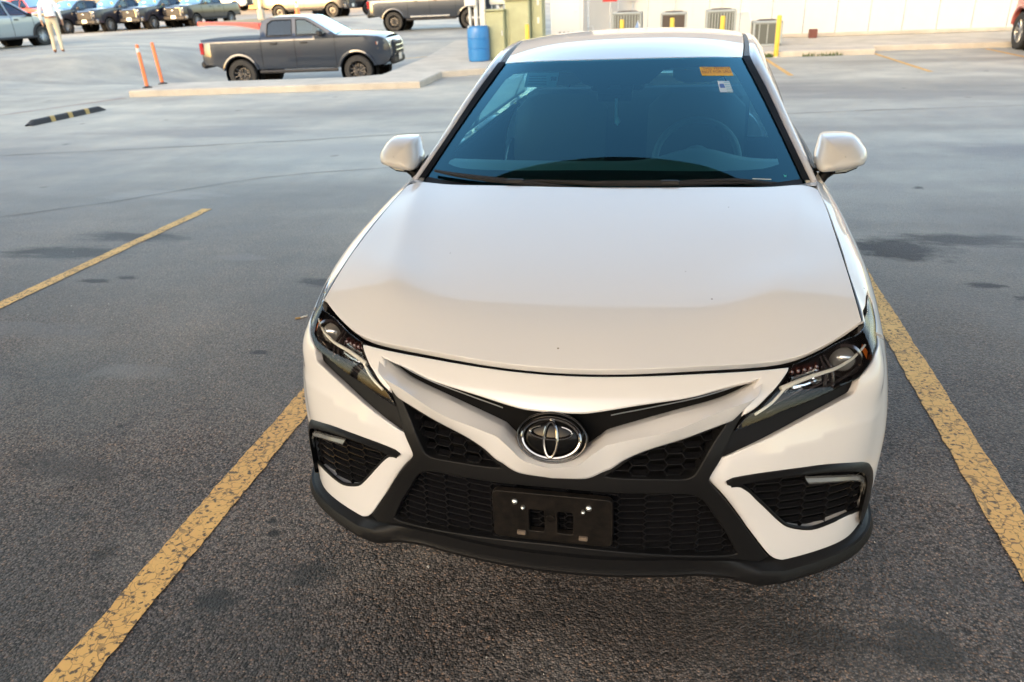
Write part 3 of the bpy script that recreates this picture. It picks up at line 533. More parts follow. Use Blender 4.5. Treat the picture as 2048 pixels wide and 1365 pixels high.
# hull: columns run from the nose round the corner and along the flank, rows from the hood edge down to the sill
_dy = [(0, 0), (.2, .014), (.4, .058), (.55, .112), (.68, .176), (.795, .252), (.862, .330)]
_zr = [.70, .62, .54, .45, .36, .26, .18]
_cz = [.070, .036, .012, 0, -.003, -.012, -.022]
_wz = [0, 0, 0, 0, 0, -.004, -.014]
_fl = [1, 1, 1, 1, 1, .95, .85]
_rim = [(0, .125, .759), (.2, .138, .763), (.4, .185, .762), (.56, .236, .757), (.66, .300, .761), (.745, .378, .780), (.806, .445, .799)]
HULL = []
for i in range(7):
    x, d = _dy[i]
    col = [_rim[i]]
    for z, c, w in zip(_zr, _cz, _wz):
        col.append((x*(1+w), d+c*_fl[i], z))
    HULL.append(col)
HULL += [
 # headlight tail / bumper side
 [(.795,.600,.862),(.850,.540,.800),(.885,.480,.705),(.903,.450,.600),(.911,.435,.490),(.908,.430,.380),(.900,.430,.270),(.875,.430,.185)],
 [(.790,.760,.902),(.858,.735,.855),(.900,.710,.760),(.917,.690,.640),(.919,.680,.510),(.915,.675,.390),(.906,.670,.275),(.880,.670,.187)],
 [(.789,.920,.930),(.852,.920,.893),(.900,.920,.800),(.920,.920,.670),(.921,.920,.530),(.917,.920,.400),(.908,.920,.280),(.880,.920,.188)],
 [(.788,1.08,.952),(.848,1.09,.918),(.896,1.10,.825),(.918,1.10,.690),(.919,1.10,.540),(.914,1.10,.405),(.906,1.10,.285),(.880,1.10,.188)],
 [(.778,1.25,.985),(.842,1.27,.940),(.890,1.29,.840),(.913,1.30,.700),(.916,1.30,.550),(.910,1.30,.410),(.904,1.30,.290),(.880,1.30,.188)],
 [(.800,1.60,1.000),(.848,1.60,.945),(.891,1.60,.840),(.915,1.60,.700),(.914,1.60,.550),(.908,1.60,.410),(.905,1.60,.290),(.880,1.60,.188)],
 [(.812,2.10,1.010),(.855,2.10,.950),(.896,2.10,.845),(.919,2.10,.705),(.915,2.10,.550),(.908,2.10,.410),(.906,2.10,.290),(.882,2.10,.188)],
 [(.812,2.70,1.020),(.856,2.70,.957),(.898,2.70,.850),(.920,2.70,.710),(.916,2.70,.550),(.909,2.70,.410),(.907,2.70,.290),(.882,2.70,.188)],
 [(.800,3.25,1.035),(.852,3.25,.970),(.899,3.25,.860),(.921,3.25,.715),(.918,3.25,.550),(.912,3.25,.410),(.908,3.25,.290),(.880,3.25,.188)],
 [(.770,3.75,1.055),(.838,3.75,.990),(.893,3.75,.870),(.918,3.75,.715),(.917,3.75,.550),(.912,3.75,.410),(.904,3.75,.290),(.875,3.75,.190)],
 [(.730,4.20,1.075),(.808,4.20,1.010),(.868,4.20,.885),(.896,4.20,.720),(.900,4.20,.555),(.896,4.20,.415),(.885,4.20,.300),(.850,4.20,.205)],
 [(.690,4.52,1.085),(.762,4.54,1.015),(.815,4.56,.890),(.845,4.58,.725),(.862,4.59,.560),(.860,4.59,.420),(.845,4.58,.310),(.800,4.56,.220)],
 [(.520,4.70,1.090),(.580,4.76,1.020),(.640,4.775,.895),(.690,4.79,.730),(.730,4.83,.565),(.730,4.83,.425),(.710,4.81,.315),(.660,4.78,.230)],
 [(.260,4.75,1.092),(.290,4.81,1.022),(.320,4.82,.897),(.350,4.83,.735),(.370,4.875,.570),(.370,4.875,.430),(.360,4.855,.320),(.340,4.82,.235)],
 [(0,4.76,1.092),(0,4.82,1.022),(0,4.83,.897),(0,4.84,.735),(0,4.885,.570),(0,4.885,.430),(0,4.865,.320),(0,4.83,.235)],
]
hull = Tensor(HULL)
# hood: u across (0 centre .. 6 edge), v from the front shut line back to the cowl
_he = [_rim[6]]+[tuple(HULL[c][0]) for c in (7, 8, 9, 10, 11)]
_hc = [(0, .125, .759), (0, .27, .824), (0, .47, .876), (0, .70, .917), (0, .95, .955), (0, 1.204, .990)]
_hr = [(0, 1.204), (.16, 1.207), (.32, 1.217), (.47, 1.232), (.60, 1.248), (.70, 1.256), (.778, 1.25)]
_hz = [.990, .990, .990, .989, .988, .986, .985]
# share of the centre-to-edge drop taken at each column, front .. rear
_dr = [[0, .02, .08, .20, .42, .70, 1], [0, .02, .07, .17, .36, .66, 1], [0, .02, .06, .14, .30, .58, 1], [0, .01, .05, .11, .22, .46, 1], [0, 0, .03, .07, .15, .36, 1]]
_xf = [0, .22, .43, .62, .78, .90, 1]
HOOD = [[None]*6 for _ in range(7)]
for u in range(7):
    for v in range(6):
        if v == 0: HOOD[u][v] = _rim[u]
        elif v == 5: HOOD[u][v] = (_hr[u][0], _hr[u][1], _hz[u])
        else:
            e = _he[v]; c = _hc[v]
            x = e[0]*_xf[u]
            # rows bow forward in the middle near the nose, nearly straight at the back
            y = c[1]+(e[1]-c[1])*(x/e[0])**2
            # centre height evaluated at this row, drop shared out
            zc = np.interp(y, [p[1] for p in _hc], [p[2] for p in _hc])
            z = zc+(e[2]-np.interp(e[1], [p[1] for p in _hc], [p[2] for p in _hc]))*_dr[v-1][u]
            HOOD[u][v] = (x, y, z)
hood = Tensor(HOOD)

def out_normal(surf, u, v):
    q = surf(u, v); n = surf.normal(u, v)
    c = np.stack([np.zeros(len(q)), np.clip(q[:, 1], .8, 4.2), np.full(len(q), .5)], 1)
    return q, n*np.sign(((q-c)*n).sum(1)+1e-12)[:, None]
def inv_yz(y, z):
    """(u, v) of the flank point with this y and z"""
    U, V = np.meshgrid(np.linspace(6, 19, 260), np.linspace(0, 7, 70)); g = hull(U.ravel(), V.ravel())
    k = ((g[:, 1]-y)**2+(g[:, 2]-z)**2).argmin(); u, v = U.ravel()[k], V.ravel()[k]
    for _ in range(8):
        q = hull([u, u+1e-4, u], [v, v, v+1e-4]); r = q[0, 1:]-[y, z]
        J = np.stack([(q[1]-q[0])[1:], (q[2]-q[0])[1:]], 1)/1e-4
        s = np.linalg.solve(J+1e-9*np.eye(2), -r); u = np.clip(u+np.clip(s[0], -.3, .3), 5.5, 20); v = np.clip(v+np.clip(s[1], -.3, .3), 0, 7)
    return (float(u), float(v))
# outlines of the front panels as (u, v) on the hull surface
TR = {
 'mus_bot': [(2.488, 1.62), (2.244, 1.754), (1.7, 2.118), (1.191, 2.49), (0.944, 2.776), (0.774, 3.069), (0.675, 3.17), (0.542, 3.339), (0.425, 3.416)],
 'mus_top': [(2.778, 0.5), (2.623, 0.716), (2.194, 1.033), (1.519, 1.361), (1.015, 1.69), (0.686, 1.955), (0.637, 2.064), (0.494, 2.34), (0.378, 2.549), (0.206, 2.722)],
 'mus_crs': [(2.804, 0.722), (2.644, 1.087), (2.117, 1.327), (1.488, 1.8), (0.984, 2.044), (0.841, 2.132), (0.717, 2.21), (0.601, 2.403), (0.507, 2.581), (0.376, 2.839), (0.296, 2.901)],
 'nose_low': [(2.742, 0.487), (2.185, 0.758), (1.744, 0.981), (1.168, 1.157), (0.973, 1.207), (0.479, 1.359), (0.307, 1.391)],
 'lamp_in_white': [(3.388, 0.104), (3.311, 0.32), (3.085, 0.882), (2.989, 1.042), (2.75, 1.398), (2.488, 1.62)],
 'lamp': [(3.451, 0.114), (3.773, 0.025), (4.286, 0.026), (4.959, 0.027), (5.463, 0.0), (5.913, 0.0), (6.365, 0.19), (6.793, 0.603), (7.266, 0.939), (7.187, 1.12), (6.945, 1.166), (6.393, 0.751), (5.855, 0.559), (5.457, 0.701), (5.122, 0.909), (4.896, 1.098), (4.56, 1.207), (4.161, 1.326), (3.682, 1.492), (3.223, 1.632), (3.034, 1.738), (2.575, 1.939), (2.397, 2.025), (2.435, 1.88), (2.627, 1.548), (2.789, 1.45), (3.038, 1.068), (3.135, 0.899), (3.369, 0.337)],
 'trim': [(4.919, 1.072), (4.825, 1.368), (4.757, 1.512), (4.442, 1.648), (3.83, 1.9), (3.025, 2.346), (2.176, 2.873), (2.255, 2.553), (2.388, 2.07), (2.575, 1.939), (3.034, 1.738), (3.68, 1.461), (4.161, 1.311), (4.556, 1.206)],
 'corner': [(2.034, 3.462), (2.073, 3.157), (2.176, 2.884), (3.026, 2.355), (3.83, 1.911), (4.444, 1.659), (4.763, 1.521), (4.831, 1.369), (4.923, 1.102), (5.121, 0.934), (5.455, 0.72), (5.889, 0.592), (6.475, 0.88)],
 'corner_bot': [(6.238, 6.742), (6.354, 7.0), (5.168, 6.734), (4.504, 6.752), (3.985, 6.766), (3.632, 6.686), (3.451, 6.56), (3.314, 6.372), (3.062, 5.891), (2.677, 5.122), (2.242, 4.019), (2.04, 3.549)],
 'fog': [(2.296, 3.616), (2.402, 3.533), (3.004, 3.484), (3.672, 3.535), (4.393, 3.678), (5.234, 3.971), (5.771, 4.273), (6.12, 4.696), (6.252, 5.012), (6.422, 5.621), (6.509, 6.183), (6.26, 6.696), (6.281, 6.625), (5.986, 6.075), (5.649, 5.811), (5.392, 5.758), (4.628, 5.734), (4.232, 5.761), (3.977, 5.686), (3.596, 5.463), (3.387, 5.211), (2.956, 4.48), (2.558, 3.815), (2.385, 3.776)],
 'blade_top': [(2.286, 3.59), (2.391, 3.508), (2.988, 3.459), (3.651, 3.507), (4.366, 3.645), (5.169, 3.924), (5.667, 4.192), (6.046, 4.626), (6.22, 4.972), (6.305, 5.527), (6.356, 6.054), (6.26, 6.696)],
 'blade_bot': [(2.288, 3.589), (2.375, 3.651), (2.937, 3.596), (3.586, 3.641), (4.286, 3.79), (5.008, 4.075), (5.315, 4.29), (5.5, 4.532), (5.599, 4.812), (5.618, 5.202), (5.57, 5.532), (5.595, 6.06)],
 'drl_o': [(3.818, 3.89), (4.41, 4.107), (5.22, 4.443), (5.604, 4.698), (5.878, 5.003), (5.978, 5.346), (6.001, 5.846)],
 'drl_i': [(3.93, 4.134), (4.427, 4.292), (5.206, 4.613), (5.483, 4.818), (5.646, 5.036), (5.699, 5.244), (5.686, 5.682)],
 'sur_out': [(2.751, 1.442), (2.531, 1.602), (2.398, 1.956), (2.182, 2.888), (2.033, 3.43), (2.042, 3.573), (2.243, 4.056), (2.68, 5.154), (3.068, 5.945), (3.338, 6.463)],
 'up_open': [(2.247, 1.78), (1.7, 2.161), (1.244, 2.502), (1.029, 2.764), (0.862, 3.082), (0.71, 3.338), (0.866, 3.374), (1.38, 3.42), (1.693, 3.441), (1.8, 3.347), (1.868, 3.097), (2.043, 2.37)],
 'low_open': [(0.028, 3.816), (0.513, 3.847), (0.872, 3.877), (1.389, 3.912), (1.743, 3.964), (1.895, 4.066), (2.023, 4.357), (2.166, 4.834), (2.375, 5.368), (2.626, 6.094), (2.473, 6.128), (1.805, 6.009), (1.252, 5.881), (0.802, 5.797), (0.521, 5.76), (0.019, 5.723)],
 'lip_low': [(5.965, 7.0), (5.691, 7.0), (5.123, 7.0), (4.239, 7.0), (3.503, 7.0), (3.272, 7.0), (2.956, 7.0), (2.429, 6.576), (1.817, 6.29), (1.075, 6.037)],
 'plate': [(-0.835, 4.005), (0.811, 4.013), (0.814, 5.626), (-0.802, 5.597)],
 'white_cr': [(3.052, 2.924), (3.631, 2.744), (4.247, 2.622), (5.031, 2.566), (5.642, 2.517)],
 'side_joint': [(6.542, 0.88), (6.938, 1.517)],
 'proj': [(4.935, 0.454)],
 'led': [(3.225, 0.914), (3.4, 0.825), (3.802, 0.677), (4.145, 0.653), (4.465, 0.651), (4.963, 0.541), (5.409, 0.381), (5.711, 0.328)],
}
# ================================================================ the white sedan
car = empty('sedan', (0, 0, 0), 0, 'white sedan with black front grilles parked between two yellow lines', 'car')
SC = (.15, .085)
def fnS(surf, off=0.0):
    of = off if callable(off) else (lambda u, v: np.full(len(u), off))
    def pos(u, v):
        q, n = out_normal(surf, u, v); return q+n*of(np.asarray(u), np.asarray(v))[:, None], n
    def f(u, v):
        u = np.asarray(u, float); v = np.asarray(v, float); p, n = pos(u, v)
        if callable(off):
            e = .012; a = pos(u+e, v)[0]-pos(u-e, v)[0]; b = pos(u, v+e)[0]-pos(u, v-e)[0]
            m = np.cross(a, b); m /= np.linalg.norm(m, axis=1)[:, None]+1e-12; n = m*np.sign((m*n).sum(1)+1e-12)[:, None]
        return p, n
    return f
def part(name, surf, loops, material, parent=car, off=0.0, both=False, scale=SC, **k):
    """panel on a body surface; both=True adds the mirrored twin as its own object"""
    f = fnS(surf, off); r = []
    for m in ((False, True) if both else (False,)):
        me = panel_mesh(name, f, loops, scale=scale, mirror=m, **k)
        r.append(link(name, me, parent, material))
    return r if both else r[0]
mir = lambda L: [(-a, b) for a, b in L]
def full(R):
    """outline given for the half u>=0 from the centre line round to the centre line -> closed outline"""
    return list(R)+[(-a, b) for a, b in R[::-1] if a > 1e-6]
def hp(uv, off=0.0):
    uv = np.array(uv, float); q, n = out_normal(hull, uv[:, 0], uv[:, 1]); return q+n*(np.asarray(off).reshape(-1, 1) if np.ndim(off) else off)
def resamp(P, n, smooth=True):
    P = np.array(P, float)
    if smooth: P = smooth_poly(P, .006, 50, closed=False)
    s = np.r_[0, np.cumsum(np.linalg.norm(np.diff(P, axis=0), axis=1))]; t = np.linspace(0, s[-1], n)
    return np.stack([np.interp(t, s, P[:, k]) for k in range(P.shape[1])], 1)
sym = lambda P: np.concatenate([P, (P*[-1, 1, 1])[::-1][1:]])      # P runs outer -> centre
# ---- hood
HS = (.13, .2)
hood_edge = [(-5.97, .04), (-3, .04), (0, .04), (3, .04), (5.97, .04), (5.97, 1.5), (5.975, 3), (5.975, 4.8), (5.7, 4.97), (3, 4.97), (0, 4.97), (-3, 4.97), (-5.7, 4.97), (-5.975, 4.8), (-5.975, 3), (-5.97, 1.5)]
def hood_relief(u, v):
    # long soft creases that run from the lamps back to the pillars
    c = 3.1+.42*np.clip(v, 0, 5); d = (np.abs(u)-c)
    return .0055*np.exp(-(d/.55)**2)*np.clip(v/1.2, 0, 1)-.0035*np.exp(-((d+1.3)/.8)**2)*np.clip(v/1.5, 0, 1)
h = part('hood', hood, [hood_edge], 'white_paint', off=hood_relief, scale=HS, step=.024, bev=.0025, thick=.02, corner=50)
hb = part('hood_liner', hood, [[(a*1.02, b) for a, b in hood_edge]], 'black_void', off=-.03, scale=HS, step=.08, bev=.004, thick=.01)
# ---- upper bumper skin between hood and slot, and the V-shaped bar under it
R = [(0, .17), (1.2, .17), (2.4, .17), (3.1, .17), (3.33, .19)]+TR['lamp_in_white'][1:]+[(2.56, 1.25), (2.70, .62)]+[(a, b-.085*min(1, max(0, (a-.5)/.7))*min(1, max(0, (2.72-a)/.4))) for a, b in TR['nose_low']]+[(0, 1.405)]
part('bumper_skin', hull, [full(R)], 'white_paint', bev=.006, thick=.03, step=.02, corner=55, bstep=.008)
n = 60
mt = resamp(np.r_[hp(TR['mus_top'], -.012), [[0, .022, .556]]], n); mc = hp(TR['mus_crs'], [.010, .024]+[.03]*9); mc = resamp(np.r_[mc, [[0, -.020, .546]]], n)
mt = mt+np.outer(np.sin(np.pi*np.clip(np.linspace(0, 1.0, n)*1.1, 0, 1))**.5, [0, 0, -.0065])
mb = resamp(np.r_[hp(TR['mus_bot'], .0), [[0, .001, .501]]], n)
rows = [mt+[0, .05, -.012], mt+[0, .004, .001], mt*.93+mc*.07+[0, -.001, .002], mt*.5+mc*.5+[0, -.002, .002], mt*.10+mc*.90, mc, mc*.90+mb*.10+[0, -.0008, 0], mc*.5+mb*.5+[0, -.001, 0], mc*.08+mb*.92, mb+[0, .004, -.002], mb+[0, .05, .004]]
dive = np.clip(1-np.arange(n)/3, 0, 1)[:, None]*[0, .016, 0]; rows = [r+dive for r in rows]
G = np.stack([sym(r) for r in rows], 1)
grid_mesh('grille_bar', G, 'white_paint', car, sharp=16, flip=True)
# ---- black grille surround, meshes and backing
lo = TR['low_open']
R = [(0, 3.1), (.42, 3.25)]+[(a, b-.16) for a, b in TR['mus_bot'][::-1][1:]]+[(2.72, 1.43)]+TR['sur_out'][1:-1]+[(3.30, 6.40), (2.9, 6.52), (2.4, 6.50), (1.6, 6.38), (.8, 6.22), (0, 6.16)]
low = [(0, lo[0][1])]+lo[1:-1]+[(0, lo[-1][1])]
def sur_relief(u, v):
    return -.006+.010*np.exp(-((np.abs(u)-2.0-.35*np.clip(v-3.4, 0, 3))/.33)**2)*np.clip((v-1.2)/1.5, 0, 1)
part('grille_surround', hull, [full(R), full(low), TR['up_open'], mir(TR['up_open'])], 'black_plastic', off=sur_relief, step=.02, bev=.004, thick=.045, corner=45, bstep=.008)
def grille_mesh(name, poly, w, hgt, off, parent, flat, thick=.0035, mirror=False, depth=.018, skew=0.0, wave=.5):
    """elongated hexagon lattice laid on the hull, cut to an outline given in (x, z)"""
    segs = []; P = np.array(poly); x0, x1 = P[:, 0].min()-w, P[:, 0].max()+w; z0, z1 = P[:, 1].min()-hgt*2, P[:, 1].max()+hgt*2
    x0 = -math.ceil(-x0/w)*w if x0 > 0 else -math.ceil(abs(x0)/w)*w; j = 0; z = z0; f = w*flat/2; xm = P[:, 0].mean()
    while z < z1:
        x = x0+(w*.5 if j % 2 else 0)
        while x < x1:
            S_ = lambda X, Z: (X, Z+skew*(X-xm))
            segs += [(S_(x-f, z), S_(x, z)), (S_(x, z), S_(x+f, z)), (S_(x+f, z), S_(x+w*.5-f, z+hgt)), (S_(x-f, z), S_(x-w*.5+f, z+hgt))]
            x += w
        z += hgt; j += 1
    mb = MB(); sg = -1 if mirror else 1
    for a, b in segs:
        m = np.array([[(a[0]+b[0])/2, (a[1]+b[1])/2], a, b])
        if not inside(P, m).any() or max(abs(a[0]), abs(b[0])) > .868: continue
        pts = []
        for (x, z) in (a, b):
            y = surf_y(x, z)
            pts.append((x, y-off, z))
        (xa, ya, za), (xb, yb, zb) = pts; t = thick/2
        F = []
        V = [(sg*xa, ya, za-t), (sg*xb, yb, zb-t), (sg*xb, yb, zb+t), (sg*xa, ya, za+t), (sg*xa, ya+depth, za-t+.004), (sg*xb, yb+depth, zb-t+.004), (sg*xb, yb+depth, zb+t+.004), (sg*xa, ya+depth, za+t+.004)]
        mb.add(V, [(0, 1, 2, 3), (4, 7, 6, 5), (0, 4, 5, 1), (3, 2, 6, 7), (0, 3, 7, 4), (1, 5, 6, 2)])
    return tag(mb.build(name, 'gloss_black', parent), kind='stuff')
_U, _V = np.meshgrid(np.linspace(0, 6.6, 120), np.linspace(0, 7, 80)); _g = hull(_U.ravel(), _V.ravel())
def surf_y(x, z):
    d = (_g[:, 0]-abs(x))**2+(_g[:, 2]-z)**2; k = np.argsort(d)[:4]; w = 1/(d[k]+1e-5); return float((w*_g[k, 1]).sum()/w.sum())
xz = lambda uv, s=1: [(s*p[0], p[2]) for p in hp(uv)]
def grow(P, d): 
    P = np.array(P); return inset_loop(P, d, inward=False)
lowxz = xz(low[1:-1]); lowp = [(0, .467)]+lowxz+[(0, .285)]; lowfull = lowp+[(-a, b) for a, b in lowp[::-1] if a > 1e-6]
grille_mesh('lower_grille_mesh', grow(lowfull, .012), .140, .0105, -.020, car, .42, thick=.0026, depth=.02)
for m in (False, True):
    grille_mesh('upper_grille_mesh', grow(xz(TR['up_open']), .012), .090, .0145, -.020, car, .38, thick=.0030, mirror=m, depth=.022)
bk = [(0, 1.2), (2.2, .9), (2.9, 1.2), (2.5, 2.2), (2.3, 3.6), (3.4, 6.3), (2.6, 6.7), (0, 6.6)]
part('grille_backing', hull, [full(bk)], 'black_void', off=-.085, step=.06, thick=.01)
# slot above the bar: black blade with a thin bright lip
sl = [hp(TR['mus_top'], -.03), hp(TR['nose_low'], -.02)]
a = resamp(np.r_[hp(TR['nose_low'], -.018), [[0, .085, .668]]], 40); b = resamp(np.r_[hp(TR['mus_top'], -.03), [[0, .055, .560]]], 40)
grid_mesh('slot_panel', np.stack([sym(a+[0, .02, .015]), sym(a*.75+b*.25+[0, .045, 0]), sym(a*.45+b*.55+[0, .045, 0]), sym(b+[0, .02, -.012])], 1), 'black_void', car, sharp=40, flip=True)
for s in (1, -1):
    q = (a*.56+b*.44)[2:-11]*[s, 1, 1]
    mbx = MB(); mbx.tube([tuple(p+[0, .018, .002]) for p in q], .0016, 6); mbx.build('slot_trim_strip', 'satin_metal', car, True)
# ---- emblem
em = empty('emblem_badge', (0, 0, 0)); em.parent = car
ec = np.array([0., .018, .616]); tl = math.radians(24)
ex, ez, ey = np.array([1., 0, 0]), np.array([0, math.sin(tl), math.cos(tl)]), np.array([0, -math.cos(tl), math.sin(tl)])
def ell(cx, cz, rx, rz, n=48, d=0.0, a0=0, a1=2*math.pi):
    return [tuple(ec+ex*(cx+rx*math.cos(t))+ez*(cz+rz*math.sin(t))+ey*(d-(.012 if False else 0))) for t in np.linspace(a0, a1, n, endpoint=(a1-a0 < 6.28))]
def dome(name, rx, rz, d0, d1, material):
    V = []; F = []; K = 6; n = 48
    for k in range(K+1):
        s = math.cos(k/K*math.pi/2); V += ell(0, 0, rx*max(s, .001), rz*max(s, .001), n, d0+(d1-d0)*math.sin(k/K*math.pi/2))
    for k in range(K):
        for i in range(n): F.append((k*n+i, k*n+(i+1) % n, (k+1)*n+(i+1) % n, (k+1)*n+i))
    return mesh(name, V, F, material, em, True)
dome('badge_base', .092, .066, -.045, .004, 'badge_black'); dome('badge_face', .076, .052, -.002, .012, 'badge_black')
MB().tube(ell(0, 0, .0755, .0515, 56, .008), .0052, 8, True).build('badge_ring', 'badge_ring_metal', em, True)
MB().tube(ell(0, 0, .0905, .0645, 56, -.002), .0028, 8, True).build('bezel_ring', 'gloss_black', em, True)
MB().tube(ell(0, .016, .054, .0175, 40, .014, math.radians(172), math.radians(368)), .0042, 8).tube(ell(0, .016, .054, .0175, 20, .012, math.radians(12), math.radians(60)), .0030, 8).tube(ell(0, .016, .054, .0175, 20, .012, math.radians(120), math.radians(168)), .0030, 8).build('badge_crossbar', 'badge_metal', em, True)
MB().tube(ell(0, -.002, .0170, .0455, 40, .015), .0046, 8, True).build('badge_upright', 'badge_metal', em, True)
# ---- bumper corners with fog openings
jt = [(6.50, .90), (6.75, 1.35), inv_yz(.585, .675), inv_yz(.635, .605)]
arc = lambda cy, cz, r, a0, a1, n: [(cy+r*math.cos(t), cz+r*math.sin(t)) for t in np.radians(np.linspace(a0, a1, n))]
AF, AR_, RA = (.975, .338), (3.80, .338), .372
archb = [inv_yz(*p) for p in arc(*AF, RA, 133, 196, 7)]
cb = TR['corner_bot']
corner = TR['corner'][:-1]+[(6.40, .84)]+jt+archb+[inv_yz(.58, .215), inv_yz(.45, .212), (6.2, 6.55), (5.7, 6.62)]+cb[2:]
vl = np.array(TR['white_cr'])
def corner_relief(u, v):
    c = np.interp(u, vl[:, 0], vl[:, 1]); fade = np.clip((u-2.2)/1.0, 0, 1)*np.clip((6.3-u)/.8, 0, 1)
    d = v-c; r = .007*fade*np.where(d < 0, np.exp(d/.55), np.exp(-d/.9))
    # inner edge stands proud beside the grille surround
    e = np.clip(1-(u-(2.05+.36*np.clip(v-3.5, 0, 3)+.22*np.clip(3.5-v, 0, 2)))/.22, 0, 1)
    return r-.010*e**2
fog = TR['fog'][:10]+[(6.46, 6.05), (6.30, 6.40), (6.10, 6.30)]+TR['fog'][13:]
part('bumper_corner', hull, [corner, fog], 'white_paint', off=corner_relief, both=True, step=.018, bev=.004, thick=.022, corner=45, bstep=.008)
part('fog_recess', hull, [[(2.2, 3.5), (3, 3.3), (4.4, 3.45), (5.8, 4.0), (6.6, 4.8), (6.75, 6.4), (6.0, 6.5), (4.2, 5.95), (3.3, 5.45)]], 'black_void', off=-.05, both=True, step=.05, thick=.01)
fogxz = [(p[0], p[2]) for p in hp(TR['fog'])]
for m in (False, True): grille_mesh('fog_mesh', grow(fogxz[:11]+fogxz[13:], .0), .140, .0120, -.014, car, .42, thick=.0026, mirror=m, depth=.015, skew=-.10)
n = 40
bt = resamp(hp(TR['blade_top'], .004), n); bb = resamp(hp(TR['blade_bot'], .012), n)
for s in (1, -1):
    rows = [bt+[0, .03, .0], bt+[0, .002, .001], bt*.9+bb*.1+[0, -.006, .001], bt*.35+bb*.65+[0, -.010, 0], bb+[0, -.006, 0], bb+[0, .03, .004]]
    G = np.stack(rows, 1)*[s, 1, 1]; grid_mesh('fog_blade', G, 'black_plastic', car, sharp=50, flip=(s > 0))
do, di = resamp(hp(TR['drl_o'], .004), 24), resamp(hp(TR['drl_i'], .004), 24)
for s in (1, -1):
    G = np.stack([do+[0, .01, 0], do, do*.5+di*.5+[0, -.006, 0], di, di+[0, .01, 0]], 1)*[s, 1, 1]
    grid_mesh('daytime_lamp', G, 'drl_plastic', car, sharp=40, flip=(s > 0))
# rim of the fog opening
for s in (1, -1):
    L = smooth_poly([tuple(p) for p in hp(TR['fog'][13:], -.004)*[s, 1, 1]], .012, 60, closed=False)
    MB().tube([tuple(p) for p in L], .006, 6).build('fog_rim', 'black_plastic', car, True)
# ---- trim groove under the headlights
part('lamp_trim', hull, [TR['trim']], 'trim_dark', off=lambda u, v: -.022+.012*np.clip((v-1.4)/1.2, 0, 1), both=True, step=.02, bev=.002, thick=.02, corner=45)
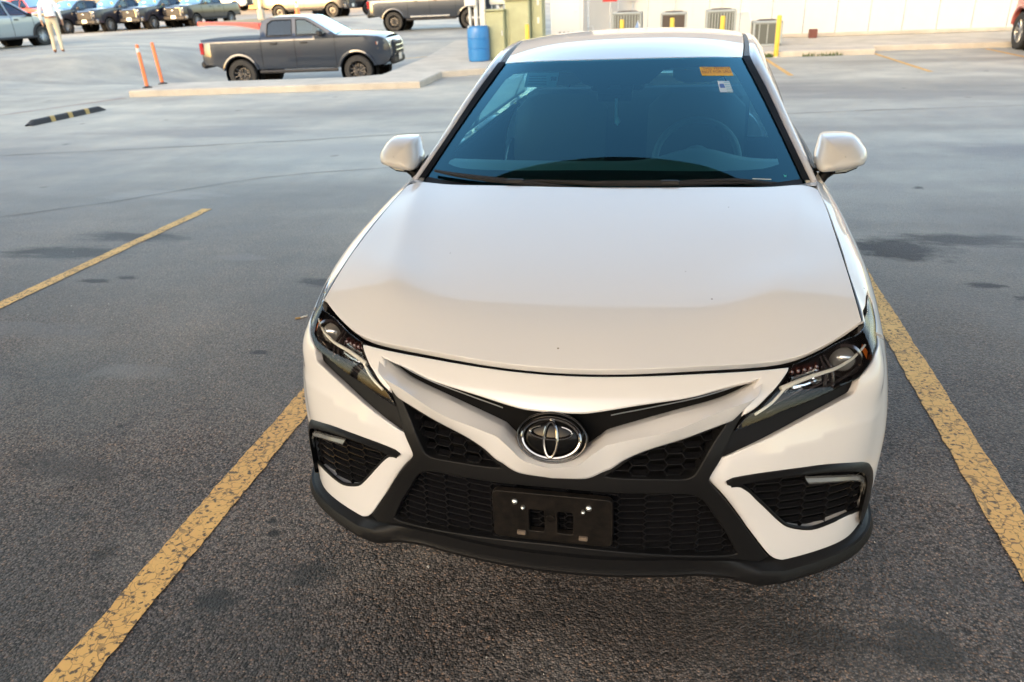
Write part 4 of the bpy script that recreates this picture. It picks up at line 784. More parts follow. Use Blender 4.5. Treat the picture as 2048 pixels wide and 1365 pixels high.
# ---- headlights
lampP = list(TR['lamp'])
for i in range(1, 6): lampP[i] = (lampP[i][0], .06)
for s, mr in ((1, False), (-1, True)):
    hl = empty('headlight'); hl.parent = car
    f = lambda o: fnS(hull, o)
    link('lamp_housing', panel_mesh('lamp_housing', f(-.062), [[tuple(p) for p in inset_loop(np.array(lampP)*SC, -.004)/SC]], scale=SC, step=.02, bev=.003, thick=.005, mirror=mr), hl, 'lamp_black')
    # side wall of the housing
    L = smooth_poly(np.array(lampP)*SC, .01, 40)/SC; q = hp(L, -.004); q2 = hp(L, -.064)
    G = np.stack([q, q2], 1)*[s, 1, 1]; grid_mesh('lamp_wall', np.concatenate([G, G[:1]]), 'lamp_black', hl, sharp=40)
    # projector bowl
    c = hp([(4.90, .50)], -.030)[0]; _, nn = out_normal(hull, [4.9], [.5]); ax = Vector((nn[0][0]*.25, -1.0, .10)).normalized(); c = Vector(c)
    def disc(mb, rs, n=30):
        u = ax.orthogonal().normalized(); w = ax.cross(u); V = []; F = []
        for r, d in rs: V += [tuple(c+ax*d+(u*math.cos(t)+w*math.sin(t))*r) for t in [2*math.pi*i/n for i in range(n)]]
        for k in range(len(rs)-1):
            for i in range(n): F.append((k*n+i, k*n+(i+1) % n, (k+1)*n+(i+1) % n, (k+1)*n+i))
        mb.add([(s*x, y, z) for x, y, z in V], F); return mb
    disc(MB(), [(.050, .0), (.044, .010), (.041, .002), (.036, -.02)]).build('projector_ring', 'dark_chrome', hl, True, 50)
    disc(MB(), [(.036, -.018), (.033, -.004), (.024, .006), (.012, .011), (.001, .012)]).build('projector_lens', 'projector_glass', hl, True, 60)
    # second chamber: faceted reflector
    rr = hp([(3.45, .62), (3.75, .42), (4.15, .36), (4.35, .40), (4.2, .95), (3.8, 1.10), (3.4, 1.2)], -.035)*[s, 1, 1]
    cen = rr.mean(0)+[0, .02, 0]; mbx = MB(); V = [tuple(p) for p in rr]+[tuple(cen)]
    mbx.add(V, [(i, (i+1) % 7, 7) for i in range(7)]); mbx.build('reflector', 'chrome', hl)
    for k in range(3):
        p0, p1 = hp([(3.50+.02*k, .55+.18*k)], -.030)[0]*[s, 1, 1], hp([(4.15-.05*k, .42+.20*k)], -.030)[0]*[s, 1, 1]
        MB().tube([tuple(p0), tuple((p0+p1)/2+[0, -.004, -.001]), tuple(p1)], .0055, 8).build('reflector_fin', 'chrome', hl, True)
    led = smooth_poly(hp(TR['led'], -.012)*[s, 1, 1], .01, 60, closed=False)
    MB().tube([tuple(p) for p in led], [.0070-.0042*i/len(led) for i in range(len(led))], 10).build('light_guide', 'led_strip', hl, True)
    led2 = smooth_poly(hp([(2.75, 1.62), (3.05, 1.35), (3.25, 1.02), (3.36, .80)], -.010)*[s, 1, 1], .01, 60, closed=False)
    MB().tube([tuple(p) for p in led2], .0038, 8).build('light_guide', 'led_strip', hl, True)
    for k in range(5):  # small red domes put in for a reddish reflection inside the lamp
        c0 = hp([(3.50+.16*k, .30+.015*k)], -.026)[0]*[s, 1, 1]; MB().lathe([(.001, -.010), (.006, -.007), (.008, 0), (.008, .012)], tuple(c0), 'y', 10).build('red_glint', 'glint_red', hl, True)
    for k in range(4):
        p0, p1 = hp([(2.95+.22*k, 1.55-.10*k)], -.030)[0]*[s, 1, 1], hp([(3.45+.30*k, 1.12-.06*k)], -.030)[0]*[s, 1, 1]
        MB().tube([tuple(p0), tuple((p0+p1)/2+[0, -.005, .001]), tuple(p1)], .004, 6).build('reflector_fin', 'chrome' if k % 2 else 'dark_chrome', hl, True)
    # bezel dividers
    for uv in ([(4.30, .15), (4.28, .7), (4.15, 1.25)], [(4.42, .15), (4.42, .7), (4.36, 1.22)], [(3.0, 1.66), (3.7, 1.30), (4.6, 1.02), (5.3, .70)]):
        b = smooth_poly(hp(uv, -.020)*[s, 1, 1], .012, 60, closed=False); MB().tube([tuple(p) for p in b], .0045, 6).build('lamp_bezel', 'dark_chrome', hl, True)
    mk = hp([(5.62, .34), (5.78, .30), (5.86, .52), (5.62, .60)], -.022)*[s, 1, 1]
    mesh('side_marker', mk, [(0, 1, 2, 3)], 'amber', hl)
    # dark outer edge of the lens, then the lens
    tail = [(6.0, .10), (6.365, .24), (6.793, .63), (7.24, .95), (7.17, 1.10), (6.945, 1.13), (6.393, .73), (5.9, .56), (6.05, .42), (6.4, .50), (6.8, .80), (6.6, .60), (6.2, .30)]
    link('lens_edge', panel_mesh('lens_edge', f(-.006), [[(5.95, .35), (6.25, .42), (6.55, .62), (6.85, .80), (7.22, .96), (7.16, 1.09), (6.93, 1.12), (6.40, .72), (5.88, .55), (5.72, .60), (5.80, .45)]], scale=SC, step=.02, bev=.002, thick=.004, mirror=mr), hl, 'lamp_grey')
    link('lens', panel_mesh('lens', f(-.001), [[tuple(p) for p in lampP]], scale=SC, step=.018, bev=.003, thick=.004, corner=40, mirror=mr), hl, 'lamp_glass')
# ---- front lip
us = np.r_[np.linspace(0, 2.2, 12), np.linspace(2.3, 3.6, 14), np.linspace(3.8, 7.9, 24)]
ko = ([0, 2.0, 2.5, 3.0, 3.5, 5, 6, 7, 8], [.000, .000, .010, .034, .040, .036, .032, .024, .006])
kt = ([0, 1.6, 2.4, 3.0, 3.5, 5, 6, 7, 8], [.262, .256, .240, .222, .204, .203, .206, .212, .222])
kb = ([0, 1.2, 2.1, 2.55, 3.0, 3.5, 5, 6, 7, 8], [.196, .195, .190, .176, .158, .156, .160, .164, .170, .180])
kd = ([0, 2.2, 3.0, 5, 8], [.5, .5, .25, .2, .2])
def lipsec(u):
    o, zt, zb = (np.interp(u, *k) for k in (ko, kt, kb))
    q, nrm = out_normal(hull, [u], [6.6]); q = q[0]; nh = np.array([nrm[0][0], nrm[0][1], 0]); nh /= np.linalg.norm(nh)
    dp = np.interp(u, *kd); m = zt+(zb-zt)*dp
    P = lambda d, z: np.array([q[0], q[1], 0])+nh*d+np.array([0, 0, z])
    return [P(-.03, zt+.004), P(o*.25, zt), P(o*.6, zt-.006), P(o*.85, m+.004), P(o, m-.006), P(o+.004, zb+.016), P(o, zb+.004), P(o-.012, zb), P(-.06, zb+.004), P(-.14, zb+.02)]
G = np.array([lipsec(u) for u in us][::-1]); G = np.stack([sym(G[:, k]) for k in range(G.shape[1])], 1)
grid_mesh('front_lip', G, 'black_plastic', car, sharp=30)
# ---- licence plate bracket
pb = empty('plate_bracket'); pb.parent = car
def plate_fn(a, b):
    a = np.asarray(a); b = np.asarray(b)
    return np.stack([a, -.006+.05*a**2-.02*(b-.30), b], 1), np.tile([0., -1., .02], (len(a), 1))
rr = lambda cx, cz, w, h, r: [(cx+sx*(w/2-r)+r*math.cos(t), cz+sz*(h/2-r)+r*math.sin(t)) for sx, sz, t0 in ((1, 1, 0), (-1, 1, 90), (-1, -1, 180), (1, -1, 270)) for t in np.radians([t0+10, t0+45, t0+80])]
link('bracket_plate', panel_mesh('bracket_plate', plate_fn, [rr(0, .376, .326, .156, .016), rr(-.042, .365, .042, .072, .004), rr(.036, .365, .042, .072, .004)], step=.02, bev=.003, thick=.016, bstep=.008), pb, 'bracket_black')
for sx, sz, r in ((-.10, .424, .008), (.10, .424, .008), (-.078, .407, .006), (.085, .410, .006)):
    MB().lathe([(.0005, -.0275), (r*.6, -.026), (r, -.022), (r, -.004)], (sx, .010, sz), 'y', 12).build('screw', 'zinc', pb, True)
MB().lathe([(.009, -.024), (.012, -.023), (.012, -.006)], (-.003, .012, .378), 'y', 16).build('bracket_boss', 'bracket_black', pb, True)
for sx in (-.085, .085): MB().box((sx, -.008, .322), (.024, .012, .012), 0, .002).build('bracket_clip', 'dirt_brown', pb)
# ---- front fenders
ftop = [(6.05, .05), (7.0, .06), (8, .06), (9, .06), (10, .06), (11, .06), inv_yz(1.35, .985)]
fend = ftop+[inv_yz(1.385, .80), inv_yz(1.385, .55), inv_yz(1.37, .24)]+[inv_yz(*p) for p in arc(*AF, RA, -12, 131, 16)]+[inv_yz(.628, .612), inv_yz(.580, .682), (6.72, 1.25), (6.52, .86), (6.93, 1.22), (7.22, 1.17), (7.33, .93), (6.83, .55), (6.42, .15)]
part('front_fender', hull, [fend], 'white_paint', both=True, step=.024, bev=.003, thick=.02, corner=50, bstep=.012)
# ---- doors, quarters, sills, rear
def yz(*pts): return [inv_yz(*p) for p in pts]
d1 = yz((1.40, .97), (1.7, .985), (2.1, .995), (2.47, 1.0), (2.50, .8), (2.50, .5), (2.48, .27), (2.0, .265), (1.42, .265), (1.395, .5), (1.395, .8))
d2 = yz((2.48, 1.0), (2.9, 1.012), (3.3, 1.022), (3.52, 1.03), (3.48, .80), (3.40, .66), (3.34, .50), (3.26, .27), (2.9, .265), (2.49, .27), (2.51, .5), (2.51, .8))
qt = yz((3.53, 1.035), (3.8, 1.045), (4.2, 1.06))+[(17.9, .06), (18.9, .06), (18.9, 2.6), (17.9, 3.0)]+yz((4.2, .62),)+yz(*arc(*AR_, RA, 20, 150, 12))+yz((3.36, .50), (3.42, .66), (3.49, .80))
for nm, lp in (('front_door', d1), ('rear_door', d2), ('rear_quarter', qt)):
    rs = part(nm, hull, [lp], 'white_paint', both=True, step=.03, bev=.003, thick=.02, corner=50, bstep=.016)
    if 'door' in nm:
        for s, d in zip((1, -1), rs):
            yy = 2.36 if nm == 'front_door' else 3.36
            MB().tube([(s*.895, yy-.19, .80), (s*.925, yy-.15, .805), (s*.932, yy-.05, .807), (s*.925, yy+.02, .808), (s*.89, yy+.05, .808)], .013, 8).build('door_handle', 'white_paint', d, True)
part('sill', hull, [yz((1.36, .255), (2.3, .258), (3.24, .258), (3.40, .20), (2.3, .195), (1.30, .20))], 'white_paint', both=True, step=.04)
rb = [(18.95, 2.7), (19.5, 2.6), (20, 2.55), (21, 2.55), (21, 6.9), (20, 6.9), (19, 6.9), (18, 6.9)]+yz((4.2, .22),)+yz(*arc(*AR_, RA, -10, 18, 4))+yz((4.25, .60),)+[(17.95, 3.08), (18.9, 2.7)]
part('rear_bumper', hull, [rb], 'white_paint', both=True, step=.05, corner=50)
part('tail_lamp', hull, [[(17.95, .6), (18.93, .5), (19.8, .7), (19.9, 1.6), (18.95, 2.5), (17.95, 2.2)]], 'red_lamp', both=True, off=.003, step=.04)
tl_ = [(19.0, .06), (20, .06), (21, .06), (21, 2.5), (20, 2.5), (19.0, 2.5)]
part('trunk_face', hull, [tl_], 'white_paint', both=True, step=.05, off=-.001)
part('body_liner', hull, [yz((1.30, .96), (2.1, .98), (3.0, 1.0), (3.55, 1.02), (3.40, .55), (3.30, .30), (2.3, .25), (1.40, .25), (1.36, .6))], 'black_void', off=-.03, both=True, step=.08)
# ---- windshield, roof, rear glass
wb = np.array([(0, 1.19, .957), (.30, 1.213, .957), (.56, 1.272, .960), (.758, 1.365, .968)]); wt = np.array([(0, 1.934, 1.382), (.20, 1.944, 1.381), (.385, 1.978, 1.377), (.540, 2.045, 1.367)])
bul = np.array([0, -.004, .007])
WS = Tensor([[wb[i], wb[i]*2/3+wt[i]/3+bul, wb[i]/3+wt[i]*2/3+bul, wt[i]] for i in range(4)])
WSC = (.2, .28)
part('windshield', WS, [[(-3, 0), (0, 0), (3, 0), (3, 3), (0, 3), (-3, 3)]], 'windshield_glass', scale=WSC, step=.05, bev=.002, thick=.003, corner=30)
fr_in = [(-2.66, .46), (-2.3, .41), (0, .50), (2.3, .41), (2.66, .46), (2.70, .75), (2.66, 1.6), (2.58, 2.55), (2.45, 2.68), (2.2, 2.75), (1.12, 2.76), (.96, 2.72), (.66, 2.40), (.50, 2.355), (-.46, 2.355), (-.62, 2.40), (-.92, 2.72), (-1.1, 2.76), (-2.2, 2.75), (-2.45, 2.68), (-2.58, 2.55), (-2.66, 1.6), (-2.70, .75)]
part('windshield_border', WS, [[(-2.99, .01), (0, .01), (2.99, .01), (2.99, 2.99), (0, 2.99), (-2.99, 2.99)], fr_in], 'frit_black', scale=WSC, step=.05, off=-.004, bev=.001, thick=.001, corner=30)
# stickers on the inside of the glass
def ws_patch(name, loop, material, off=-.0055, parent=car): return part(name, WS, [loop], material, scale=WSC, step=.02, off=off, bev=.0005, thick=.0006, corner=20, parent=parent)
ws_patch('dealer_sticker', [(1.72, 2.737), (2.47, 2.722), (2.47, 2.49), (1.72, 2.512)], 'sticker_orange', off=.001)
ws_patch('toll_tag', [(2.02, 2.362), (2.30, 2.355), (2.29, 2.07), (2.0, 2.085)], 'sticker_white', off=.001)
ws_patch('toll_tag_print', [(2.04, 2.28), (2.14, 2.28), (2.14, 2.183), (2.03, 2.19)], 'sticker_blue', off=.0022)
for k in range(5):
    vv = 2.325-.055*k; ws_patch('toll_tag_print', [(2.16, vv), (2.28, vv-.003), (2.28, vv-.022), (2.16, vv-.019)], 'sticker_cyan', off=.0022)
ws_patch('paper_slip', [(-2.03, 2.73), (-1.23, 2.708), (-1.16, 2.333), (-1.90, 2.347)], 'paper_dim', off=-.006)
ws_patch('paper_print', [(-1.36, 2.595), (-1.23, 2.587), (-1.21, 2.498), (-1.33, 2.498)], 'sticker_ink', off=-.004)
for k in range(4): ws_patch('paper_print', [(-1.92+.03*k, 2.63-.07*k), (-1.48+.03*k, 2.62-.07*k), (-1.48+.03*k, 2.605-.07*k), (-1.92+.03*k, 2.615-.07*k)], 'paper_line', off=-.004)
ws_patch('pale_streak', [(.04, 2.03), (.09, 2.03), (.11, 1.68), (.17, 1.49), (.13, 1.41), (.08, 1.46)], 'streak_white', off=-.0045)  # narrow pale streak running up the glass
ws_patch('vin_plate', [(2.06, .240), (2.38, .188), (2.38, .170), (2.06, .222)], 'paper_line', off=.001)
ws_patch('glass_chip', [(2.64, .235), (2.67, .215), (2.70, .215), (2.675, .20), (2.685, .18), (2.66, .195), (2.64, .185), (2.65, .21)], 'chip_teal', off=.001)
# printed lettering on the orange sticker: real letter shapes
def ws_text(body, u0, v0, size, material, name='sticker_lettering'):
    cu = bpy.data.curves.new(name, 'FONT'); cu.body = body; cu.size = size; cu.align_x = 'CENTER'; cu.resolution_u = 2
    o = bpy.data.objects.new(name, cu); COL.objects.link(o); dg = bpy.context.evaluated_depsgraph_get(); me = bpy.data.meshes.new_from_object(o.evaluated_get(dg)); bpy.data.objects.remove(o)
    q = WS([u0, u0+.02, u0], [v0, v0, v0+.02]); X = q[1]-q[0]; X /= np.linalg.norm(X); Y = q[2]-q[0]; Y -= X*(X@Y); Y /= np.linalg.norm(Y); Z = np.cross(X, Y)
    for v in me.vertices:
        c = q[0]+X*v.co.x*1.05+Y*(v.co.y*1.5)+Z*.0035; v.co = c
    me.materials.clear(); me.update(); return link(name, me, car, material)
ws_text('THIS VEHICLE', 2.10, 2.645, .0190, 'sticker_red'); ws_text('NOT FOR SALE', 2.09, 2.555, .0185, 'sticker_red')
# sensor housing behind the glass
sb = [(-.36, 2.9), (.35, 2.9), (.34, 2.215), (.29, 2.155), (-.27, 2.16), (-.32, 2.22)]
part('camera_housing', WS, [sb], 'frit_black', scale=WSC, step=.03, off=-.012, bev=.004, thick=.03)
part('camera_window', WS, [[(-.03, 2.45), (.05, 2.445), (.14, 2.29), (-.13, 2.295)]], 'sensor_grey', scale=WSC, step=.02, off=-.0105, bev=.0005, thick=.001)
# roof
def rf(y, zc, xe, ze): return [(0, y, zc), (xe*.38, y+.0, zc-(zc-ze)*.10), (xe*.72, y+.0, zc-(zc-ze)*.42), (xe, y+.0, ze)]
rows = [[tuple(wt[0]), tuple(wt[1]), tuple(wt[2]), tuple(wt[3])]]
for y, zc, xe, ze in ((2.20, 1.434, .556, 1.396), (2.55, 1.462, .570, 1.424), (2.95, 1.462, .574, 1.424), (3.35, 1.425, .560, 1.388)):
    r = rf(y, zc, xe, ze); b = (3.35-y)/(3.35-1.934); r = [(p[0], p[1]+b*.09*(p[0]/xe)**2, p[2]) for p in r]; rows.append(r)
ROOF = Tensor([[rows[j][i] for j in range(5)] for i in range(4)])
part('roof', ROOF, [[(-2.97, .03), (0, .03), (2.97, .03), (2.97, 3.97), (0, 3.97), (-2.97, 3.97)]], 'white_paint', scale=(.19, .35), step=.04, bev=.004, thick=.02, corner=40)
part('headliner', ROOF, [[(-2.9, .1), (2.9, .1), (2.9, 3.9), (-2.9, 3.9)]], 'headliner', scale=(.19, .35), step=.1, off=-.04)
RG = Tensor([[rows[4][i], np.array(rows[4][i])*.5+np.array(e)*.5+[0, .03, .035], e] for i, e in enumerate([(0, 4.28, 1.10), (.22, 4.27, 1.10), (.42, 4.24, 1.098), (.60, 4.18, 1.09)])])
part('rear_window', RG, [[(-3, 0), (0, 0), (3, 0), (3, 2), (0, 2), (-3, 2)]], 'side_glass', scale=(.2, .45), step=.06, thick=.003, corner=30)
dk = Tensor([[(x*k, y0+(y1-y0)*t, z+.012*math.sin(math.pi*t)*(1-(k)**2)) for t, z in ((0, 1.095), (.33, 1.096), (.67, 1.095), (1, 1.090))] for k in (0, .33, .67, 1) for x, y0, y1 in [(.66, 4.27-.09*k*k, 4.76-.07*k*k)]])
part('trunk_lid', dk, [[(-3, 0), (3, 0), (3, 3), (-3, 3)]], 'white_paint', scale=(.22, .16), step=.05, thick=.02)
MB().box((0, 3.28, 1.434), (.035, .16, .01), 0, .002).add([(-.014, 3.20, 1.437), (.014, 3.20, 1.437), (.012, 3.36, 1.455), (-.012, 3.36, 1.455), (0, 3.335, 1.488), (0, 3.352, 1.488)], [(0, 3, 5, 4), (1, 4, 5, 2), (0, 4, 1), (3, 2, 5)]).build('roof_antenna', 'white_paint', car)
# side rails / pillars: E0 inner edge, E1 outer edge
E0 = np.array([(.772, 1.352, .972), (.700, 1.60, 1.112), (.628, 1.83, 1.256), (.572, 2.02, 1.356), (.578, 2.30, 1.405), (.588, 2.65, 1.420), (.590, 3.0, 1.415), (.578, 3.35, 1.378), (.60, 3.75, 1.265), (.625, 4.18, 1.11)])
E1 = np.array([(.800, 1.345, .972), (.742, 1.60, 1.098), (.690, 1.83, 1.218), (.652, 2.02, 1.302), (.655, 2.30, 1.345), (.664, 2.65, 1.358), (.664, 3.0, 1.350), (.655, 3.35, 1.305), (.690, 3.75, 1.19), (.735, 4.2, 1.08)])
e0, e1 = smooth_poly(E0, .05, 70, False), smooth_poly(E1, .05, 70, False)
e0, e1 = resamp(e0, 60, False), resamp(e1, 60, False)
for s in (1, -1):
    sec = []
    for k in range(60):
        a, b = e0[k], e1[k]; up = np.array([.25, 0, 1.]); up /= np.linalg.norm(up); w = np.linalg.norm(b-a); h = w*.22
        sec.append([a-up*.02, a, a*.8+b*.2+up*h*.75, a*.5+b*.5+up*h, a*.2+b*.8+up*h*.7, b, b-up*.015+[-.01, 0, 0]])
    grid_mesh('side_rail', np.array(sec)*[s, 1, 1], 'white_paint', car, sharp=60, flip=(s < 0))
    # black moulding between glass and pillar, and along the roof
    gl = resamp(smooth_poly(np.array([WS([2.98], [v])[0] for v in np.linspace(0.05, 3, 14)]), .05, 70, False), 40, False)
    pe = resamp(e0[:24], 40, False)
    k0 = int(np.argmin(np.abs(e0[:, 1]-2.03))); pe = resamp(e0[:k0+1], 40, False)
    G = np.stack([gl+[0, 0, -.02], gl+[-.004, -.003, .007], gl*.6+pe*.4+[0, -.002, .010], gl*.15+pe*.85+[0, -.002, .012], pe+[.004, 0, -.004]], 1)*[s, 1, 1]
    grid_mesh('pillar_moulding', G, 'black_plastic', car, sharp=40, flip=(s < 0))
    re = resamp(np.array([ROOF([2.99], [v])[0] for v in np.linspace(0.02, 3.95, 20)]), 40, False); k1 = int(np.argmin(np.abs(e0[:, 1]-3.35))); pe = resamp(e0[k0:k1+1], 40, False)
    G = np.stack([re+[-.004, 0, -.012], re+[.002, 0, -.004], re*.5+pe*.5+[0, 0, -.005], pe+[0, 0, -.006], pe+[.004, 0, -.02]], 1)*[s, 1, 1]
    grid_mesh('roof_moulding', G, 'black_plastic', car, sharp=40, flip=(s < 0))
    # side glass, door frames
    ys = np.linspace(1.50, 3.70, 40); t1 = np.stack([np.interp(ys, e1[:, 1], e1[:, k]) for k in range(3)], 1)
    belt = np.array([hull([u], [.1])[0] for u in np.linspace(11, 16.2, 60)]); bl = np.stack([np.interp(ys, belt[:, 1], belt[:, k]) for k in range(3)], 1)
    G = np.stack([t1*(1-f)+bl*f+[.012*math.sin(math.pi*f)-.012, 0, 0] for f in np.linspace(.02, .98, 7)], 1)*[s, 1, 1]
    for nm, a, b in (('side_window', 0, 18), ('side_window', 18, 35), ('quarter_window', 35, 40)):
        grid_mesh(nm, G[a:b+(1 if b < 40 else 0)], 'side_glass', car, flip=(s < 0))
    for yk, wd in ((17, .05), (34, .035)):
        q0, q1 = t1[yk], bl[yk]; mbx = MB()
        P = [[t1[yk]*(1-f)+bl[yk]*f+[.012*math.sin(math.pi*f)-.006, d, 0] for f in np.linspace(0, 1, 6)] for d in (-wd, wd)]
        grid_mesh('door_pillar', np.array(P)*[s, 1, 1], 'gloss_black', car, flip=(s > 0))
    wl = np.array([bl[k]+[.004, 0, .004] for k in range(40)])
    MB().tube([tuple(p*[s, 1, 1]) for p in wl], .009, 6).build('belt_moulding', 'black_plastic', car, True)
    # mirror sail triangle and mirror
    mesh('mirror_sail', np.array([(.800, 1.40, 1.0), (.775, 1.52, 1.05), (.81, 1.62, 1.0), (.79, 1.40, .98)])*[s, 1, 1], [(0, 1, 2), (0, 2, 3)], 'gloss_black', car)
    mr_ = empty('door_mirror'); mr_.parent = car
    out = np.array([(.823, 1.122), (.852, 1.125), (.882, 1.125), (.935, 1.119), (.960, 1.103), (.986, 1.072), (.994, 1.052), (.993, 1.035), (.981, 1.015), (.955, 1.009), (.924, 1.003), (.873, .998), (.817, .998), (.804, 1.007), (.799, 1.041), (.808, 1.086), (.814, 1.113)])
    out = smooth_poly(out, .008, 75); c = np.array([.895, 1.058]); L = []
    for sc, y in ((.02, 1.420), (.30, 1.4215), (.52, 1.427), (.70, 1.437), (.84, 1.452), (.93, 1.470), (.985, 1.497), (1.0, 1.53), (.985, 1.565), (.97, 1.575), (.90, 1.572), (.88, 1.556)):
        o2 = c+(out-c)*sc; slope = (o2[:, 1]-c[1])*.55-(o2[:, 0]-c[0])*(-.35)
        L.append(np.stack([o2[:, 0], np.full(len(o2), y)+np.where(sc < 1, 1, 1)*slope*(1 if y < 1.55 else .5), o2[:, 1]], 1))
    G = np.array(L)*[s, 1, 1]; G = np.concatenate([G, G[:, :1]], 1)
    grid_mesh('mirror_cap', G, 'white_paint', mr_, sharp=50, flip=(s > 0))
    mg = L[-1]*[s, 1, 1]; mesh('mirror_glass', mg, [tuple(range(len(mg)))], 'chrome', mr_)
    arm = MB(); arm.tube([(s*.888, 1.515, 1.002), (s*.862, 1.512, .990), (s*.840, 1.505, .972), (s*.826, 1.50, .945), (s*.818, 1.50, .918)], [.020, .024, .022, .019, .020], 10)
    arm.box((s*.845, 1.52, .999), (.10, .10, .014), 0, .005)
    arm.build('mirror_arm', 'black_plastic', mr_, True, 50)
    sg = MB(); sg.tube([(s*.878, 1.478, .991), (s*.915, 1.492, .994), (s*.955, 1.520, 1.004), (s*.978, 1.548, 1.013)], [.006, .008, .008, .004], 8); sg.build('turn_signal', 'signal_clear', mr_, True)
    sg = MB(); sg.tube([(s*.862, 1.49, .986), (s*.915, 1.502, .989), (s*.955, 1.530, .998), (s*.978, 1.556, 1.009)], [.010, .011, .010, .004], 8); sg.build('signal_base', 'gloss_black', mr_, True)
# ---- cowl and wipers
cw = np.array([hood([u], [4.99])[0] for u in np.linspace(-5.7, 5.7, 40)]); wl = np.array([WS([u], [.10])[0] for u in np.linspace(-2.95, 2.95, 40)])
grid_mesh('cowl', np.stack([cw+[0, -.02, -.03], cw*.7+wl*.3+[0, 0, -.03], cw*.2+wl*.8+[0, 0, -.012], wl+[0, 0, .002]], 1), 'black_plastic', car, sharp=40)
cowl_side = [(.70, 1.258, .986), (.778, 1.258, .986), (.800, 1.345, .978), (.772, 1.35, .978), (.742, 1.335, .975)]
for s in (1, -1): mesh('cowl_corner', np.array(cowl_side)*[s, 1, 1], [tuple(range(5)) if s > 0 else tuple(range(4, -1, -1))], 'white_paint', car)
def wiper(x0, x1, v0, v1, xp, side):
    w = empty('wiper'); w.parent = car
    def wp(x, v, o): 
        U, V = np.meshgrid(np.linspace(-3, 3, 121), [v]); g = WS(U.ravel(), V.ravel()); u = np.interp(x, g[:, 0], U.ravel()); q, nrm = out_normal(WS, [u], [v]); return tuple(q[0]+nrm[0]*o)
    t = np.linspace(0, 1, 14)
    P = [wp(x0+(x1-x0)*k, v0+(v1-v0)*k+.03*math.sin(math.pi*k), .018) for k in t]
    MB().tube(P, [.004+.008*math.sin(math.pi*min(1, k*1.05+.08)) for k in t], 6).build('wiper_blade', 'wiper_black', w, True)
    mid = P[7]; pv = (xp, hood([xp/.13/6*1.0], [5])[0][1]+.035 if False else 1.245+.11*(xp/.7)**2, .968)
    MB().tube([mid, (mid[0]*.8+pv[0]*.2, mid[1]*.8+pv[1]*.2-.005, mid[2]*.8+pv[2]*.2+.010), (mid[0]*.4+pv[0]*.6, mid[1]*.4+pv[1]*.6-.008, mid[2]*.4+pv[2]*.6+.016), pv], [.006, .008, .010, .011], 6).build('wiper_arm', 'wiper_black', w, True)
    MB().box((mid[0], mid[1]-.006, mid[2]+.004), (.07, .016, .018), 0, .004).build('wiper_clip', 'wiper_black', w)
wiper(-.70, -.02, .20, .06, .12, 1); wiper(-.10, .56, .17, .10, .66, 1)
# ---- cabin
MB().box((0, 2.55, .60), (1.66, 3.1, .05), 0, .01).build('cabin_floor', 'black_void', car)
ux = np.linspace(-.74, .74, 30)
dash = np.stack([np.stack([ux, np.full(30, y)+.10*(ux/.74)**2*(.0 if y > 1.9 else .6), z+.055*np.exp(-((ux-.36)/.16)**2)*b+0*ux], 1) for y, z, b in ((1.22, .955, 0), (1.45, .975, .2), (1.62, .985, .8), (1.74, .975, 1), (1.78, .94, .8), (1.76, .70, 0))], 1)
grid_mesh('dashboard', dash, 'dash_grey', car, sharp=40)
st = empty('steering_wheel'); st.parent = car
sc_ = Vector((.36, 1.93, .94)); sn = Vector((0, .42, -.9)); ta = Vector((1, 0, 0)); tb = Vector((0, .42, .91)).normalized()
MB().tube([tuple(sc_+ta*.185*math.cos(t)+tb*.185*math.sin(t)) for t in np.linspace(0, 2*math.pi, 36, endpoint=False)], .016, 8, True).build('wheel_rim', 'dash_grey', st, True)
MB().tube([tuple(sc_-ta*.18), tuple(sc_), tuple(sc_+ta*.18)], .016, 6).tube([tuple(sc_), tuple(sc_-tb*.18)], .016, 6).build('wheel_spoke', 'dash_grey', st, True)
MB().lathe([(.001, .05), (.06, .045), (.07, .0), (.05, -.04)], tuple(sc_), 'y', 20).build('wheel_hub', 'dash_grey', st, True)
for sx in (-.36, .36):
    se = empty('front_seat'); se.parent = car
    def seat_slab(name, pts, w, parent):
        pts = np.array(pts); rows = []
        for k in np.linspace(-1, 1, 9):
            e = 1-abs(k)**4*.35; c = pts.mean(0); rows.append([(sx+k*w/2, *(c+(p-c)*e)) for p in pts]+[(sx+k*w/2, *(c+(pts[0]-c)*e))])
        R_ = np.array(rows); o = grid_mesh(name, R_, 'seat_grey', parent, sharp=50); return o
    seat_slab('seat_base', [(2.0, .62), (2.02, .72), (2.5, .68), (2.55, .56), (2.1, .55)], .52, se)
    seat_slab('seat_back', [(2.48, .66), (2.45, .85), (2.62, 1.16), (2.70, 1.17), (2.72, 1.0), (2.62, .64)], .50, se)
    seat_slab('headrest', [(2.64, 1.20), (2.62, 1.28), (2.66, 1.36), (2.72, 1.36), (2.75, 1.28), (2.73, 1.20)], .26, se)
MB().box((0, 3.30, .80), (1.36, .22, .62), 0, .05).box((0, 3.15, .58), (1.36, .5, .16), 0, .05).build('rear_seat', 'seat_grey', car)
MB().box((0, 3.62, 1.03), (1.30, .62, .03), 0, .01).build('parcel_shelf', 'dash_grey', car)
MB().box((0, 1.92, 1.285), (.24, .03, .065), 0, .012).cyl((0, 1.90, 1.31), (0, 1.87, 1.335), .012).build('rear_view_mirror', 'gloss_black', car)
for sx in (-.33, .35): MB().box((sx, 2.09, 1.335), (.40, .17, .02), 0, .008).build('sun_visor', 'headliner', car)
